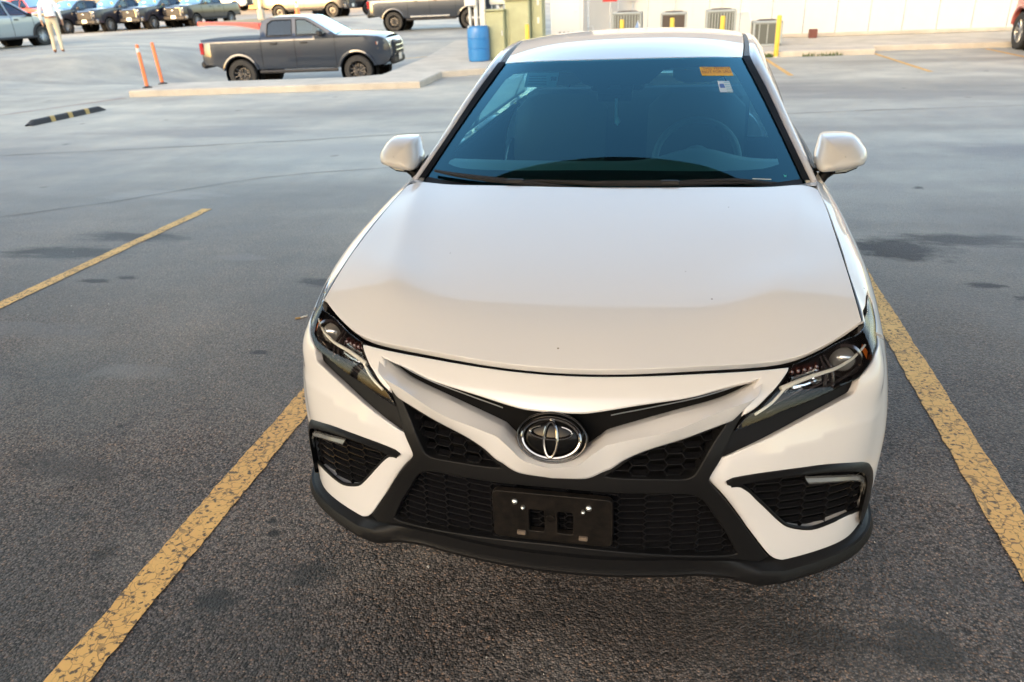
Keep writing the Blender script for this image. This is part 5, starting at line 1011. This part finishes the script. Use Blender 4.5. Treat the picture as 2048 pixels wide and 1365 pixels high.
# ---- wheels and arch liners
def wheel(parent, c, side, R=.335, w=.225, rim=.235, mat_rim='alloy', spokes=5, name='wheel', off=.0, n=36):
    """wheel on the x axis, outer face towards side*x"""
    wh = empty(name); wh.parent = parent; wh.location = c
    t = w/2; s = side
    MB().lathe([(rim, -s*t*.85), (rim+.01, -s*t), (R*.93, -s*t), (R, -s*t*.78), (R, s*t*.78), (R*.93, s*t), (rim+.012, s*t), (rim, s*t*.86)], (0, 0, 0), 'x', n).build('tyre', 'rubber', wh, True, 40)
    MB().lathe([(rim, -s*t*.86), (rim*.94, -s*t*.6), (rim*.93, s*t*.5), (rim*.985, s*t*.9), (rim+.002, s*t*.86)], (0, 0, 0), 'x', n).build('rim', mat_rim, wh, True, 40)
    mb = MB()
    for k in range(spokes):
        for d in (-.16, .16):
            a = 2*math.pi*k/spokes+d; b = 2*math.pi*k/spokes+d*1.7
            p0 = (s*t*.55, .045*math.cos(a), .045*math.sin(a)); p1 = (s*t*.78, rim*.95*math.cos(b), rim*.95*math.sin(b)); mb.cyl(p0, p1, .020, .013, 6)
    mb.build('spokes', mat_rim, wh, True, 40)
    MB().lathe([(.001, s*t*.62), (.03, s*t*.62), (.06, s*t*.5), (.062, s*t*.2)], (0, 0, 0), 'x', 18).build('hub', mat_rim, wh, True, 40)
    MB().lathe([(.001, s*t*.1), (rim*.72, s*t*.1), (rim*.72, s*t*.0)], (0, 0, 0), 'x', 20).build('brake_disc', 'disc_metal', wh, True, 40)
    return wh
for s in (1, -1):
    for y in (AF[0], AR_[0]):
        wheel(car, (s*.795, y, .335), s)
        MB().lathe([(RA+.004, -.0), (RA+.004, -s*.30)], (s*.895, y, .338), 'x', 40).build('arch_liner', 'black_void', car, True)
MB().box((0, 2.6, .24), (1.5, 4.2, .08), 0, .02).build('underbody', 'black_void', car)
MB().box((0, .62, .42), (1.1, .7, .3), 0, .03).build('engine_block', 'black_void', car)
# ================================================================ other vehicles (local frame: +y forward, origin on the ground between the axles)
def vpaint(name, col, rough=.35, metal=.3): mat(name, col, rough, metal, 1.0, .5)
vpaint('paint_grey', (.018, .029, .050), .28, .45); vpaint('paint_dark', (.014, .016, .022), .3, .3); vpaint('paint_navy', (.010, .013, .028), .3, .3); vpaint('paint_black', (.008, .010, .015), .4, .0)
vpaint('paint_silverblue', (.30, .35, .38), .35, .3); vpaint('paint_red', (.42, .035, .03), .35, .1); vpaint('paint_pinkred', (.44, .10, .085), .45, .1); vpaint('paint_silver', (.55, .56, .57), .35, .4); vpaint('paint_vanwhite', (.75, .74, .72), .4, 0)
mat('trim_black', (.022, .022, .024), .6); mat('lamp_clear', (.80, .80, .76), .12, .1, 1); mat('plate_white', (.78, .76, .70), .5); mat('wheel_black', (.02, .02, .022), .35, .3, .3); mat('sticker_green', (.18, .62, .06), .6); mat('tonneau', (.03, .032, .036), .7); mat('step_silver', (.42, .45, .48), .35, .6)
glass_mat('auto_glass', (.05, .08, .12), 1.3, 1.5, (.55, .75, 1)); glass_mat('auto_glass_clear', (.30, .55, .62), 2.0, 1.5, (.7, .9, 1))
def vehicle(name, sp, paint, sc=(1, 1, 1), wr=None, rim='wheel_black', label=None, cat=None, group=None, flare=None):
    root = empty(name, (0, 0, 0), 0, label, cat, group); sx, sy, sz = sc; W = sp['W']*sx
    S = lambda L: [(y*sy, z*sz) for y, z in L]
    yf, yr, belt = sp['yf']*sy, sp['yr']*sy, sp['belt']*sz; tum = sp.get('tum', .42); wr = wr or sp['wr']; ra = wr*sp.get('ra', 1.24)
    def xw(y, z):
        y = np.asarray(y, float); z = np.asarray(z, float)
        x = W/2-.05*np.clip((.62*sz-z)/.4, 0, 1)**2-.035*np.clip((z-.75*sz)/(.5*sz), 0, 1)**2
        x = x-np.where(z > belt, .015+tum*(z-belt), 0)
        x = x-.20*np.clip((y-(yf-.75))/.75, 0, 1)**2.4-.07*np.clip(((yr+.5)-y)/.5, 0, 1)**2.4
        return x
    def sfn(s, off=0.0):
        def f(a, b):
            x = xw(a, b)+off; e = .01; dy = (xw(a+e, b)-xw(a-e, b))/(2*e); dz = (xw(a, b+e)-xw(a, b-e))/(2*e)
            n = np.stack([np.ones(len(a)), -dy, -dz], 1); n /= np.linalg.norm(n, axis=1)[:, None]
            return np.stack([x, a, b], 1), n
        return f
    # lower side with wheel arches
    top, fr, re = S(sp['top']), S(sp['front']), S(sp['rear']); wy = [w*sy for w in sp['wy']]; sill = sp['sill']*sz
    a0 = math.degrees(math.asin(max(-1, min(1, (sill-wr)/ra))))
    loop = top+fr+arc(wy[0], wr, ra, max(a0, -20), 180-a0, 14)+[(wy[0]*.5, sill), (0, sill), (wy[1]*.5, sill)]+arc(wy[1], wr, ra, max(a0, -20), 180-a0, 14)+re
    for s in (1, -1):
        me = panel_mesh('body_side', sfn(1), [loop], step=.10, bev=.008, thick=.05, corner=50, mirror=(s < 0), bstep=.06); link('body_side', me, root, paint)
        if sp.get('cab'):
            me = panel_mesh('cab_side', sfn(1), [S(sp['cab'])]+[S(w) for w in sp['windows']], step=.10, bev=.006, thick=.03, corner=40, mirror=(s < 0), bstep=.05); link('cab_side', me, root, paint)
            for i, w in enumerate(sp['windows']):
                me = panel_mesh('side_window', sfn(1, -.014), [[tuple(q) for q in inset_loop(np.array(S(w)), -.012)]], step=.15, bev=.003, thick=.003, corner=40, mirror=(s < 0)); link('side_window', me, root, 'auto_glass_clear' if i == 1 and sp.get('clear') else 'auto_glass')
        for w in sp.get('windows', []):
            Lw = smooth_poly(np.array(S(w)), .12, 40); xx = xw(Lw[:, 0], Lw[:, 1]); MB().tube([(s*(x_+.004), p_[0], p_[1]) for x_, p_ in zip(xx, Lw)], .013, 5, True).build('window_seal', 'trim_black', root, True)
        for y in wy:
            wheel(root, (s*(W/2-.125), y, wr), s, wr, .26, wr*.62, rim, 6, n=28)
            MB().lathe([(ra+.01, 0), (ra+.01, -s*.32), (wr*.3, -s*.34)], (s*(W/2-.06), y, wr), 'x', 24).build('arch_liner', 'black_void', root, True)
            if flare:
                P = [(s*(float(xw(p[0], p[1]))+.012), p[0], p[1]) for p in arc(y, wr, ra+.025, a0, 180-a0, 18)]; MB().tube(P, .042, 6).build('fender_flare', flare, root, True)
        for y, z in sp.get('handles', []): 
            x = float(xw(y*sy, z*sz)); MB().box((s*(x+.018), y*sy, z*sz), (.035, .20, .045), 0, .012).build('door_handle', 'trim_black', root)
        for y in sp.get('shuts', []):
            P = [(s*(float(xw(y*sy, z))+.002), y*sy, z) for z in np.linspace(sill+.04, belt, 8)]; MB().tube(P, .006, 4).build('door_gap', 'black_void', root)
        if 'mirror' in sp:
            y, z = sp['mirror']; x = float(xw(y*sy, belt*.99)); MB().box((s*(x+.14), y*sy, z*sz), (.20, .12, .15), 0, .035).build('door_mirror', sp.get('mirmat', 'trim_black'), root, True, 40); MB().box((s*(x+.03), y*sy, z*sz-.04), (.10, .06, .05), 0, .01).build('mirror_arm', 'trim_black', root)
        if 'tail' in sp:
            y0, z0, z1 = sp['tail']; x = float(xw(y0*sy, z0*sz)); MB().box((s*(x-.05), y0*sy, (z0+z1)/2*sz), (.15, .12, (z1-z0)*sz), 0, .02).build('tail_lamp', 'red_lamp', root)
        if 'head' in sp:
            hx, hy, hz, hw, hh = sp['head']; L = np.array([(hx, hy, hz), (hx+hw*.5, hy-.07, hz+.01), (hx+hw, hy-.30, hz+.03)])*[sx, sy, sz]
            V = []; 
            for k, p in enumerate(L): hgt = hh*sz*(1 if k < 2 else .55); V += [(s*p[0], p[1], p[2]-hgt/2), (s*p[0], p[1], p[2]+hgt/2), (s*p[0]*.9, p[1]-.12, p[2]+hgt/2), (s*p[0]*.9, p[1]-.12, p[2]-hgt/2)]
            F = [(0, 1, 5, 4), (4, 5, 9, 8), (1, 2, 6, 5), (5, 6, 10, 9), (0, 4, 7, 3), (4, 8, 11, 7), (0, 3, 2, 1), (8, 9, 10, 11)]
            mesh('headlight', V, F if s > 0 else [f[::-1] for f in F], 'lamp_clear', root)
            mesh('turn_lamp', np.array(V)[[8, 9, 10, 11]]+[s*.012, -.012, 0], [(0, 1, 2, 3)], 'amber', root)
        if 'fog' in sp:
            fx, fy, fz = sp['fog']; MB().lathe([(.001, .02), (.045, .015), (.06, 0), (.06, -.05)], (s*fx*sx, fy*sy, fz*sz), 'y', 16).build('fog_lamp', 'lamp_clear', root, True)
        if 'step' in sp:
            a, b, z = sp['step']; MB().tube([(s*(W/2-.02), a*sy, z*sz+.03), (s*(W/2+.02), a*sy-.08, z*sz), (s*(W/2+.02), b*sy+.08, z*sz), (s*(W/2-.02), b*sy, z*sz+.03)], .045, 8).build('side_step', sp.get('stepmat', 'trim_black'), root, True)
    for nm, mt, L, crown in sp['strips']:
        L = S(L); n = 13; P = smooth_poly(np.array(L), .12, 40, closed=False) if len(L) > 2 else np.array(L)
        G = np.array([[(k*(float(xw(y, z))-.002), y-abs(k)**3*.0, z+crown*(1-abs(k)**2.2)-crown) for k in np.linspace(-1, 1, n)] for y, z in P])
        # crown lifts the middle, edges stay on the side panels
        G[:, :, 2] += crown
        grid_mesh(nm, G, paint if mt == 'paint' else mt, root, smooth=True, sharp=40, flip=True)
    MB().box((0, 0, sill+.06), (W-.5, (wy[0]-wy[1])*1.25, .18), 0, .03).build('chassis', 'black_void', root)
    for nm, mt, c, d, bv in sp.get('boxes', []):
        MB().box((c[0]*sx, c[1]*sy, c[2]*sz), (d[0]*sx, d[1], d[2]*sz), 0, bv).build(nm, paint if mt == 'paint' else mt, root, True, 40)
    for nm, mt, L in sp.get('bars', []): MB().tube([(p[0]*sx, p[1]*sy, p[2]*sz) for p in L], .02, 6).build(nm, paint if mt == 'paint' else mt, root, True)
    return root
PICK = dict(W=1.91, yf=2.54, yr=-2.70, belt=1.30, wr=.385, wy=(1.62, -1.62), sill=.50, tum=.36,
    top=[(-2.68, 1.30), (-1.9, 1.305), (-.98, 1.30), (.2, 1.30), (1.05, 1.29), (1.6, 1.275), (2.1, 1.24), (2.40, 1.16)], front=[(2.50, 1.0), (2.52, .75), (2.42, .56), (2.30, .52)], rear=[(-2.30, .62), (-2.63, .66), (-2.68, .80)],
    cab=[(-.99, 1.302), (-.96, 1.56), (-.90, 1.70), (-.72, 1.77), (.10, 1.775), (.34, 1.745), (.56, 1.64), (1.14, 1.302)], windows=[[(-.80, 1.335), (-.77, 1.62), (-.66, 1.70), (-.10, 1.71), (-.10, 1.335)], [(.02, 1.335), (.02, 1.71), (.27, 1.695), (.46, 1.60), (.88, 1.335)]], clear=True,
    handles=[(-.62, 1.14), (.22, 1.14)], shuts=[-.98, -.04, 1.06], mirror=(.72, 1.36), tail=(-2.66, .92, 1.22), head=(.56, 2.50, 1.02, .34, .15), fog=(.70, 2.44, .74), step=(-1.0, 1.0, .44),
    strips=[('hood', 'paint', [(2.40, 1.16), (2.22, 1.225), (1.7, 1.27), (1.05, 1.295)], .07), ('windshield', 'auto_glass_clear', [(1.12, 1.31), (.36, 1.735)], .06), ('roof', 'paint', [(.36, 1.735), (.15, 1.775), (-.3, 1.79), (-.74, 1.77), (-.92, 1.70)], .03), ('rear_window', 'auto_glass', [(-.92, 1.70), (-.985, 1.31)], .0), ('bed_cover', 'tonneau', [(-.99, 1.29), (-1.9, 1.295), (-2.66, 1.29)], .015), ('tailgate', 'paint', [(-2.67, 1.29), (-2.685, .75)], .0), ('nose', 'paint', [(2.40, 1.16), (2.49, 1.05), (2.515, .80), (2.44, .58), (2.25, .45)], .0)],
    boxes=[('grille', 'trim_black', (0, 2.52, .90), (.92, .10, .34), .05), ('grille_frame', 'paint', (0, 2.505, .90), (1.02, .08, .42), .05), ('front_bumper', 'trim_black', (0, 2.50, .60), (1.30, .14, .22), .05), ('licence_plate', 'plate_white', (0, 2.585, .66), (.32, .012, .16), .003), ('rear_bumper', 'trim_black', (0, -2.72, .66), (1.70, .16, .20), .05)],
    bars=[('grille_bar', 'paint', [(-.42, 2.575, .84), (0, 2.582, .84), (.42, 2.575, .84)]), ('grille_bar', 'paint', [(-.42, 2.575, .96), (0, 2.582, .96), (.42, 2.575, .96)])])
def place(o, x, y, heading, z=None):
    """heading: direction the nose points, radians from +y towards -x"""
    o.location = (x, y, gz(x, y) if z is None else z); o.rotation_euler = (0, 0, heading); return o
hd = lambda dx, dy: math.atan2(-dx, dy)
t = vehicle('pickup_truck', PICK, 'paint_grey', label='dark grey crew-cab pickup with black wheels parked behind the kerb island', cat='pickup', flare='paint_grey'); place(t, -10.0, 19.3, hd(3.08, .36), -.45)
TUN = dict(PICK); TUN.update(head=(.60, 2.50, 1.0, .30, .24), boxes=[('grille', 'trim_black', (0, 2.53, .90), (1.05, .12, .46), .06), ('grille_frame', 'chrome', (0, 2.50, .90), (1.20, .10, .58), .06), ('front_bumper', 'trim_black', (0, 2.52, .58), (1.60, .16, .22), .05), ('licence_plate', 'plate_white', (0, 2.61, .62), (.36, .012, .18), .003), ('rear_bumper', 'trim_black', (0, -2.72, .66), (1.70, .16, .20), .05), ('dealer_sticker', 'sticker_green', (-.52, .80, 1.56), (.16, .02, .13), .004), ('price_sheet', 'plate_white', (.30, .84, 1.50), (.22, .02, .10), .004), ('bumper_end', 'chrome', (-.78, 2.42, .62), (.32, .18, .20), .05), ('bumper_end', 'chrome', (.78, 2.42, .62), (.32, .18, .20), .05)], bars=[('emblem', 'chrome', [(-.09, 2.61, .98), (0, 2.615, 1.02), (.09, 2.61, .98), (0, 2.615, .94), (-.09, 2.61, .98)])])
SCT = (1.06, 1.14, 1.10)
GA = 'new pickups in the angled row'
ta = vehicle('pickup_truck', TUN, 'paint_dark', SCT, .41, 'alloy', 'big dark pickup with bright grille at the end of the row by the red kerb', 'pickup', GA)
H = hd(-.11, -1.0); fw = Vector((-.11, -1.0)).normalized(); lf = Vector((-fw.y, fw.x))
tb = vehicle('pickup_truck', TUN, 'paint_navy', SCT, .41, 'alloy', 'dark navy pickup second from the red kerb in the row', 'pickup', GA)
tc = copy_tree(tb); tc['label'] = 'dark navy pickup third from the red kerb, between its neighbours'
td = copy_tree(tb); td['label'] = 'dark blue pickup directly behind the walking person'
for o, wx, wy_ in ((ta, -32.4, 48.7), (tb, -34.6, 47.1), (tc, -36.7, 45.5), (td, -38.7, 44.0)):
    w = Vector((wx, wy_)); c = w-fw*1.62*1.14-lf*.90; place(o, c.x, c.y, H, .42)
t = vehicle('pickup_truck', TUN, 'paint_grey', (1.06, 1.14, 1.12), .43, 'wheel_black', 'dark grey pickup seen rear side on, cut by the picture top behind the drum', 'pickup', flare='paint_grey')
dv = Vector((1.0, .10)).normalized(); c = Vector((-13.59, 35.88))+dv*1.85; place(t, c.x, c.y+.9, hd(dv.x, dv.y), .2); MB().box((1.06, -.05, .62), (.04, 1.9, .07), 0, .02).build('door_moulding', 'step_silver', t)
t2 = vehicle('pickup_truck', TUN, 'paint_black', SCT, .42, 'wheel_black', 'black pickup far behind the roof of the dark grey pickup', 'pickup', 'pickups far behind'); dv = Vector((1, .0)); place(t2, -24.4, 49.8, hd(1, .05), .68)
t3 = copy_tree(t2); t3['label'] = 'black pickup with bright lamp peeking out beyond the far black pickup'; place(t3, -23.2, 53.3, hd(1, .05), .70)
t = vehicle('pickup_truck', PICK, 'paint_pinkred', (1.0, 1.0, 1.05), .40, 'alloy', 'faded red pickup with its front wheel at the picture edge', 'pickup', flare='paint_pinkred'); place(t, 8.64, 17.38, 0, 0)
SUVS = dict(W=1.86, yf=2.25, yr=-2.35, belt=1.08, wr=.36, wy=(1.345, -1.345), sill=.32, tum=.42, ra=1.17,
    top=[(-2.30, 1.12), (-1.2, 1.10), (0, 1.08), (1.0, 1.05), (1.6, 1.02), (2.0, .92)], front=[(2.22, .76), (2.22, .5), (2.1, .34)], rear=[(-2.2, .36), (-2.32, .6), (-2.33, .9)],
    cab=[(-2.25, 1.122), (-1.95, 1.45), (-1.7, 1.62), (-1.2, 1.68), (0, 1.69), (.35, 1.62), (1.2, 1.06), (0, 1.082), (-1.2, 1.102)], windows=[[(-1.95, 1.16), (-1.72, 1.42), (-1.15, 1.58), (-1.15, 1.15)], [(-1.05, 1.15), (-1.05, 1.60), (-.02, 1.61), (-.02, 1.13)], [(.08, 1.13), (.08, 1.60), (.30, 1.56), (.95, 1.12)]],
    handles=[(-.75, .98), (.25, .97)], shuts=[-1.1, .03, 1.02], mirror=(.78, 1.12), mirmat='gloss_black', tail=(-2.28, .85, 1.08), head=(.50, 2.20, .80, .30, .12), step=(-.95, .95, .34),
    strips=[('hood', 'paint', [(2.0, .92), (1.6, 1.02), (1.0, 1.055)], .05), ('windshield', 'auto_glass_clear', [(1.12, 1.09), (.35, 1.61)], .06), ('roof', 'paint', [(.35, 1.61), (0, 1.69), (-1.2, 1.69), (-1.7, 1.63)], .03), ('rear_window', 'auto_glass', [(-1.72, 1.62), (-2.20, 1.15)], .03), ('tailgate', 'paint', [(-2.22, 1.14), (-2.33, .95), (-2.33, .5), (-2.2, .36)], .0), ('nose', 'paint', [(2.0, .92), (2.2, .78), (2.22, .5), (2.08, .34)], .0)],
    boxes=[('grille', 'trim_black', (0, 2.20, .62), (1.1, .08, .28), .04), ('front_bumper', 'trim_black', (0, 2.17, .42), (1.4, .12, .12), .03), ('licence_plate', 'plate_white', (0, -2.35, .75), (.32, .012, .16), .003)])
s1 = vehicle('suv', SUVS, 'paint_silverblue', rim='alloy', label='pale silver-blue crossover at the left picture edge behind the person', cat='suv', flare='trim_black')
dv = Vector((.05, 1)).normalized(); wf = Vector((-24.47, 25.86)); lfv = Vector((-dv.y, dv.x)); c = wf-dv*1.345+lfv*.80; place(s1, c.x, c.y, hd(dv.x, dv.y), .54)
s2 = vehicle('suv', SUVS, 'paint_red', rim='alloy', label='bright red car far behind the silver-blue crossover', cat='car'); place(s2, -44.2, 47.6, hd(.95, -.3), 1.0)
s3 = vehicle('suv', SUVS, 'paint_silver', (1.0, 1.08, 1.08), rim='alloy', label='silver van parked beyond the row of pickups', cat='van'); place(s3, -38.6, 62.6, hd(1, .12), 1.25)
# ---------------------------------------------------------------- far background
mat('tan_wall', (.50, .36, .20), .8, noise=.25, nscale=.3); mat('tan_trim', (.62, .30, .10), .7); mat('dark_opening', (.06, .07, .08), .4); mat('bed_gravel', (.33, .29, .18), .95, noise=.4, nscale=3); mat('leaf', (.09, .13, .04), .8, noise=.4, nscale=6); mat('bark', (.12, .09, .07), .9)
fb = empty('far_building', (-70, 84, 1.2), 0, 'far sunlit tan building behind the row of vehicles', 'building'); MB().box((0, 4, 3), (76, 8, 6.0)).build('wall', 'tan_wall', fb); MB().box((0, 3.9, 6.2), (77, 8.6, .5), 0, .05).build('roof_edge', 'tan_trim', fb)
for k in range(12):
    w = MB().box((-33+6*k, -.03, 1.6), (2.6, .10, 2.4)).build('window', 'dark_opening', fb); MB().box((-33+6*k, -.06, .32), (2.9, .16, .12)).build('sill', 'tan_trim', fb)
for k in range(13): MB().box((-36+6*k, -.05, 2.8), (.8, .3, 5.6)).build('pier', 'tan_trim', fb)
kb = slab('red_kerb', [(-31.2, 46.9), (-22.0, 38.2), (-21.6, 38.5), (-30.8, 47.3)], .2, gz(-26, 42.5)+.14, 'red_paint', 'long red painted kerb in front of the gravel bed', 'kerb')
slab('gravel_bed', [(-30.6, 47.4), (-21.5, 38.7), (-20.3, 40.3), (-25, 52), (-29.5, 54)], .2, gz(-26, 44)+.10, 'bed_gravel')
lp = empty('light_pole', (-22.94, 40.4, .9), 0, 'slim grey light pole rising behind the grey pickup cab', 'pole'); MB().cyl((0, 0, 0), (0, 0, 7), .07, .05).build('shaft', 'galv', lp, True); MB().cyl((0, 0, 0), (0, 0, .5), .2).build('footing', 'concrete', lp, True); MB().box((.5, 0, 6.95), (1.0, .2, .1), 0, .02).build('lamp_head', 'galv', lp)
cn = empty('traffic_cone', (-19.82, 38.6, 1.05), 0, 'orange and white traffic cone above the grey pickup roof', 'cone'); MB().lathe([(.15, .02), (.09, .38)], (0, 0, 0), 'z', 16).build('lower_cone', 'orange_post', cn, True); MB().lathe([(.09, .38), (.06, .55)], (0, 0, 0), 'z', 16).build('white_collar', 'plate_white', cn, True); MB().lathe([(.06, .55), (.03, .72), (.001, .725)], (0, 0, 0), 'z', 16).build('tip', 'orange_post', cn, True); MB().box((0, 0, .01), (.36, .36, .03)).build('base', 'rubber_black', cn)
def tree(x, y, z, h, r, label, seed):
    t = empty('tree', (x, y, z), 0, label, 'tree', 'trees far behind'); rn = np.random.default_rng(seed); MB().tube([(0, 0, 0), (.1, 0, h*.3), (0, .1, h*.6)], [.22, .16, .08], 8).build('trunk', 'bark', t, True)
    V = []; F = []
    for k in range(2600):
        d = rn.normal(size=3); d /= np.linalg.norm(d); c = d*r*rn.uniform(.35, 1)**.5*(.75+.25*math.sin(3*d[0]+5*d[1]+seed))+[0, 0, h*.68]; a, b = rn.normal(size=3), rn.normal(size=3); a /= np.linalg.norm(a)*4; b /= np.linalg.norm(b)*6; q = len(V); V += [c-a, c+b, c+a]; F.append((q, q+1, q+2))
    mesh('crown', V, F, 'leaf', t)
tree(-62, 74, 1.1, 7, 3.0, 'tree before the far tan building, left one', 1); tree(-47, 78, 1.2, 8, 3.2, 'tree before the far tan building, right one', 2); tree(-30, 80, 1.2, 8, 3.4, 'tree beyond the far black pickups', 5)
# ---------------------------------------------------------------- the walking person
mat('shirt_white', (.78, .78, .80), .8); mat('khaki', (.52, .45, .33), .85); mat('skin', (.42, .24, .16), .6); mat('hair', (.02, .014, .012), .6); mat('shoe_brown', (.20, .075, .03), .5)
def person(loc, rz, label):
    root = empty('person', loc, rz, label, 'person')
    J = {'pel': (0, 0, .95, .145, .11), 'bel': (0, .01, 1.08, .15, .10), 'che': (0, .03, 1.30, .165, .11), 'nek0': (0, .03, 1.47, .085, .07), 'nek': (0, .045, 1.53, .052, .052), 'hd0': (0, .06, 1.60, .072, .082), 'hd1': (0, .06, 1.69, .080, .092), 'hd2': (0, .055, 1.755, .055, .065),
         'hipL': (-.09, .0, .90, .098, .10), 'knL': (-.105, .10, .50, .066, .066), 'anL': (-.11, -.06, .10, .046, .05), 'toL': (-.12, .10, .035, .04, .03), 'heL': (-.11, -.09, .045, .04, .038),
         'hipR': (.09, .0, .90, .098, .10), 'knR': (.10, -.03, .50, .066, .066), 'anR': (.11, -.26, .12, .046, .05), 'toR': (.12, -.12, .045, .04, .03), 'heR': (.11, -.30, .075, .04, .038),
         'shL': (-.18, .03, 1.42, .068, .065), 'elL': (-.255, -.02, 1.14, .05, .048), 'wrL': (-.27, .07, .91, .036, .034), 'haL': (-.27, .10, .83, .036, .024), 'fiL': (-.265, .12, .75, .020, .014), 'thL': (-.245, .13, .82, .013, .012),
         'shR': (.18, .03, 1.42, .068, .065), 'elR': (.25, -.01, 1.14, .05, .048), 'wrR': (.27, .08, .91, .036, .034), 'haR': (.27, .11, .83, .036, .024), 'fiR': (.265, .13, .75, .020, .014), 'thR': (.245, .14, .82, .013, .012)}
    E = [('pel', 'bel'), ('bel', 'che'), ('che', 'nek0'), ('nek0', 'nek'), ('nek', 'hd0'), ('hd0', 'hd1'), ('hd1', 'hd2')]
    for s in 'LR': E += [('pel', 'hip'+s), ('hip'+s, 'kn'+s), ('kn'+s, 'an'+s), ('an'+s, 'to'+s), ('an'+s, 'he'+s), ('che', 'sh'+s), ('sh'+s, 'el'+s), ('el'+s, 'wr'+s), ('wr'+s, 'ha'+s), ('ha'+s, 'fi'+s), ('ha'+s, 'th'+s)]
    K = list(J); me = bpy.data.meshes.new('body'); me.from_pydata([J[k][:3] for k in K], [(K.index(a), K.index(b)) for a, b in E], []); o = bpy.data.objects.new('body', me); COL.objects.link(o)
    o.modifiers.new('skin', 'SKIN'); me.skin_vertices[0].data[0].use_root = True
    for i, k in enumerate(K): me.skin_vertices[0].data[i].radius = J[k][3:5]
    sd = o.modifiers.new('sub', 'SUBSURF'); sd.levels = sd.render_levels = 2
    dg = bpy.context.evaluated_depsgraph_get(); nm = bpy.data.meshes.new_from_object(o.evaluated_get(dg)); bpy.data.objects.remove(o)
    for m in ('skin', 'shirt_white', 'khaki', 'shoe_brown', 'hair'): nm.materials.append(M[m])
    for p in nm.polygons:
        x, y, z = p.center; arm = abs(x) > .20 and z < 1.3
        p.material_index = 3 if z < .10 else (2 if z < 1.0 and not arm else (1 if z < 1.50 and not (arm and z < .93) else 0))
        if z > 1.56 and (y < .075 or z > 1.70): p.material_index = 4
        p.use_smooth = True
    nm.name = 'body'; link('body', nm, root)
    MB().lathe([(.152, 0), (.155, .02), (.152, .04)], (0, 0, .985), 'z', 24).build('belt', 'shoe_brown', root, True); root.children[-1].scale = (1.0, .82, 1)
person((-18.25, 19.5, .57), math.radians(35), 'person in white shirt and khaki trousers walking away')
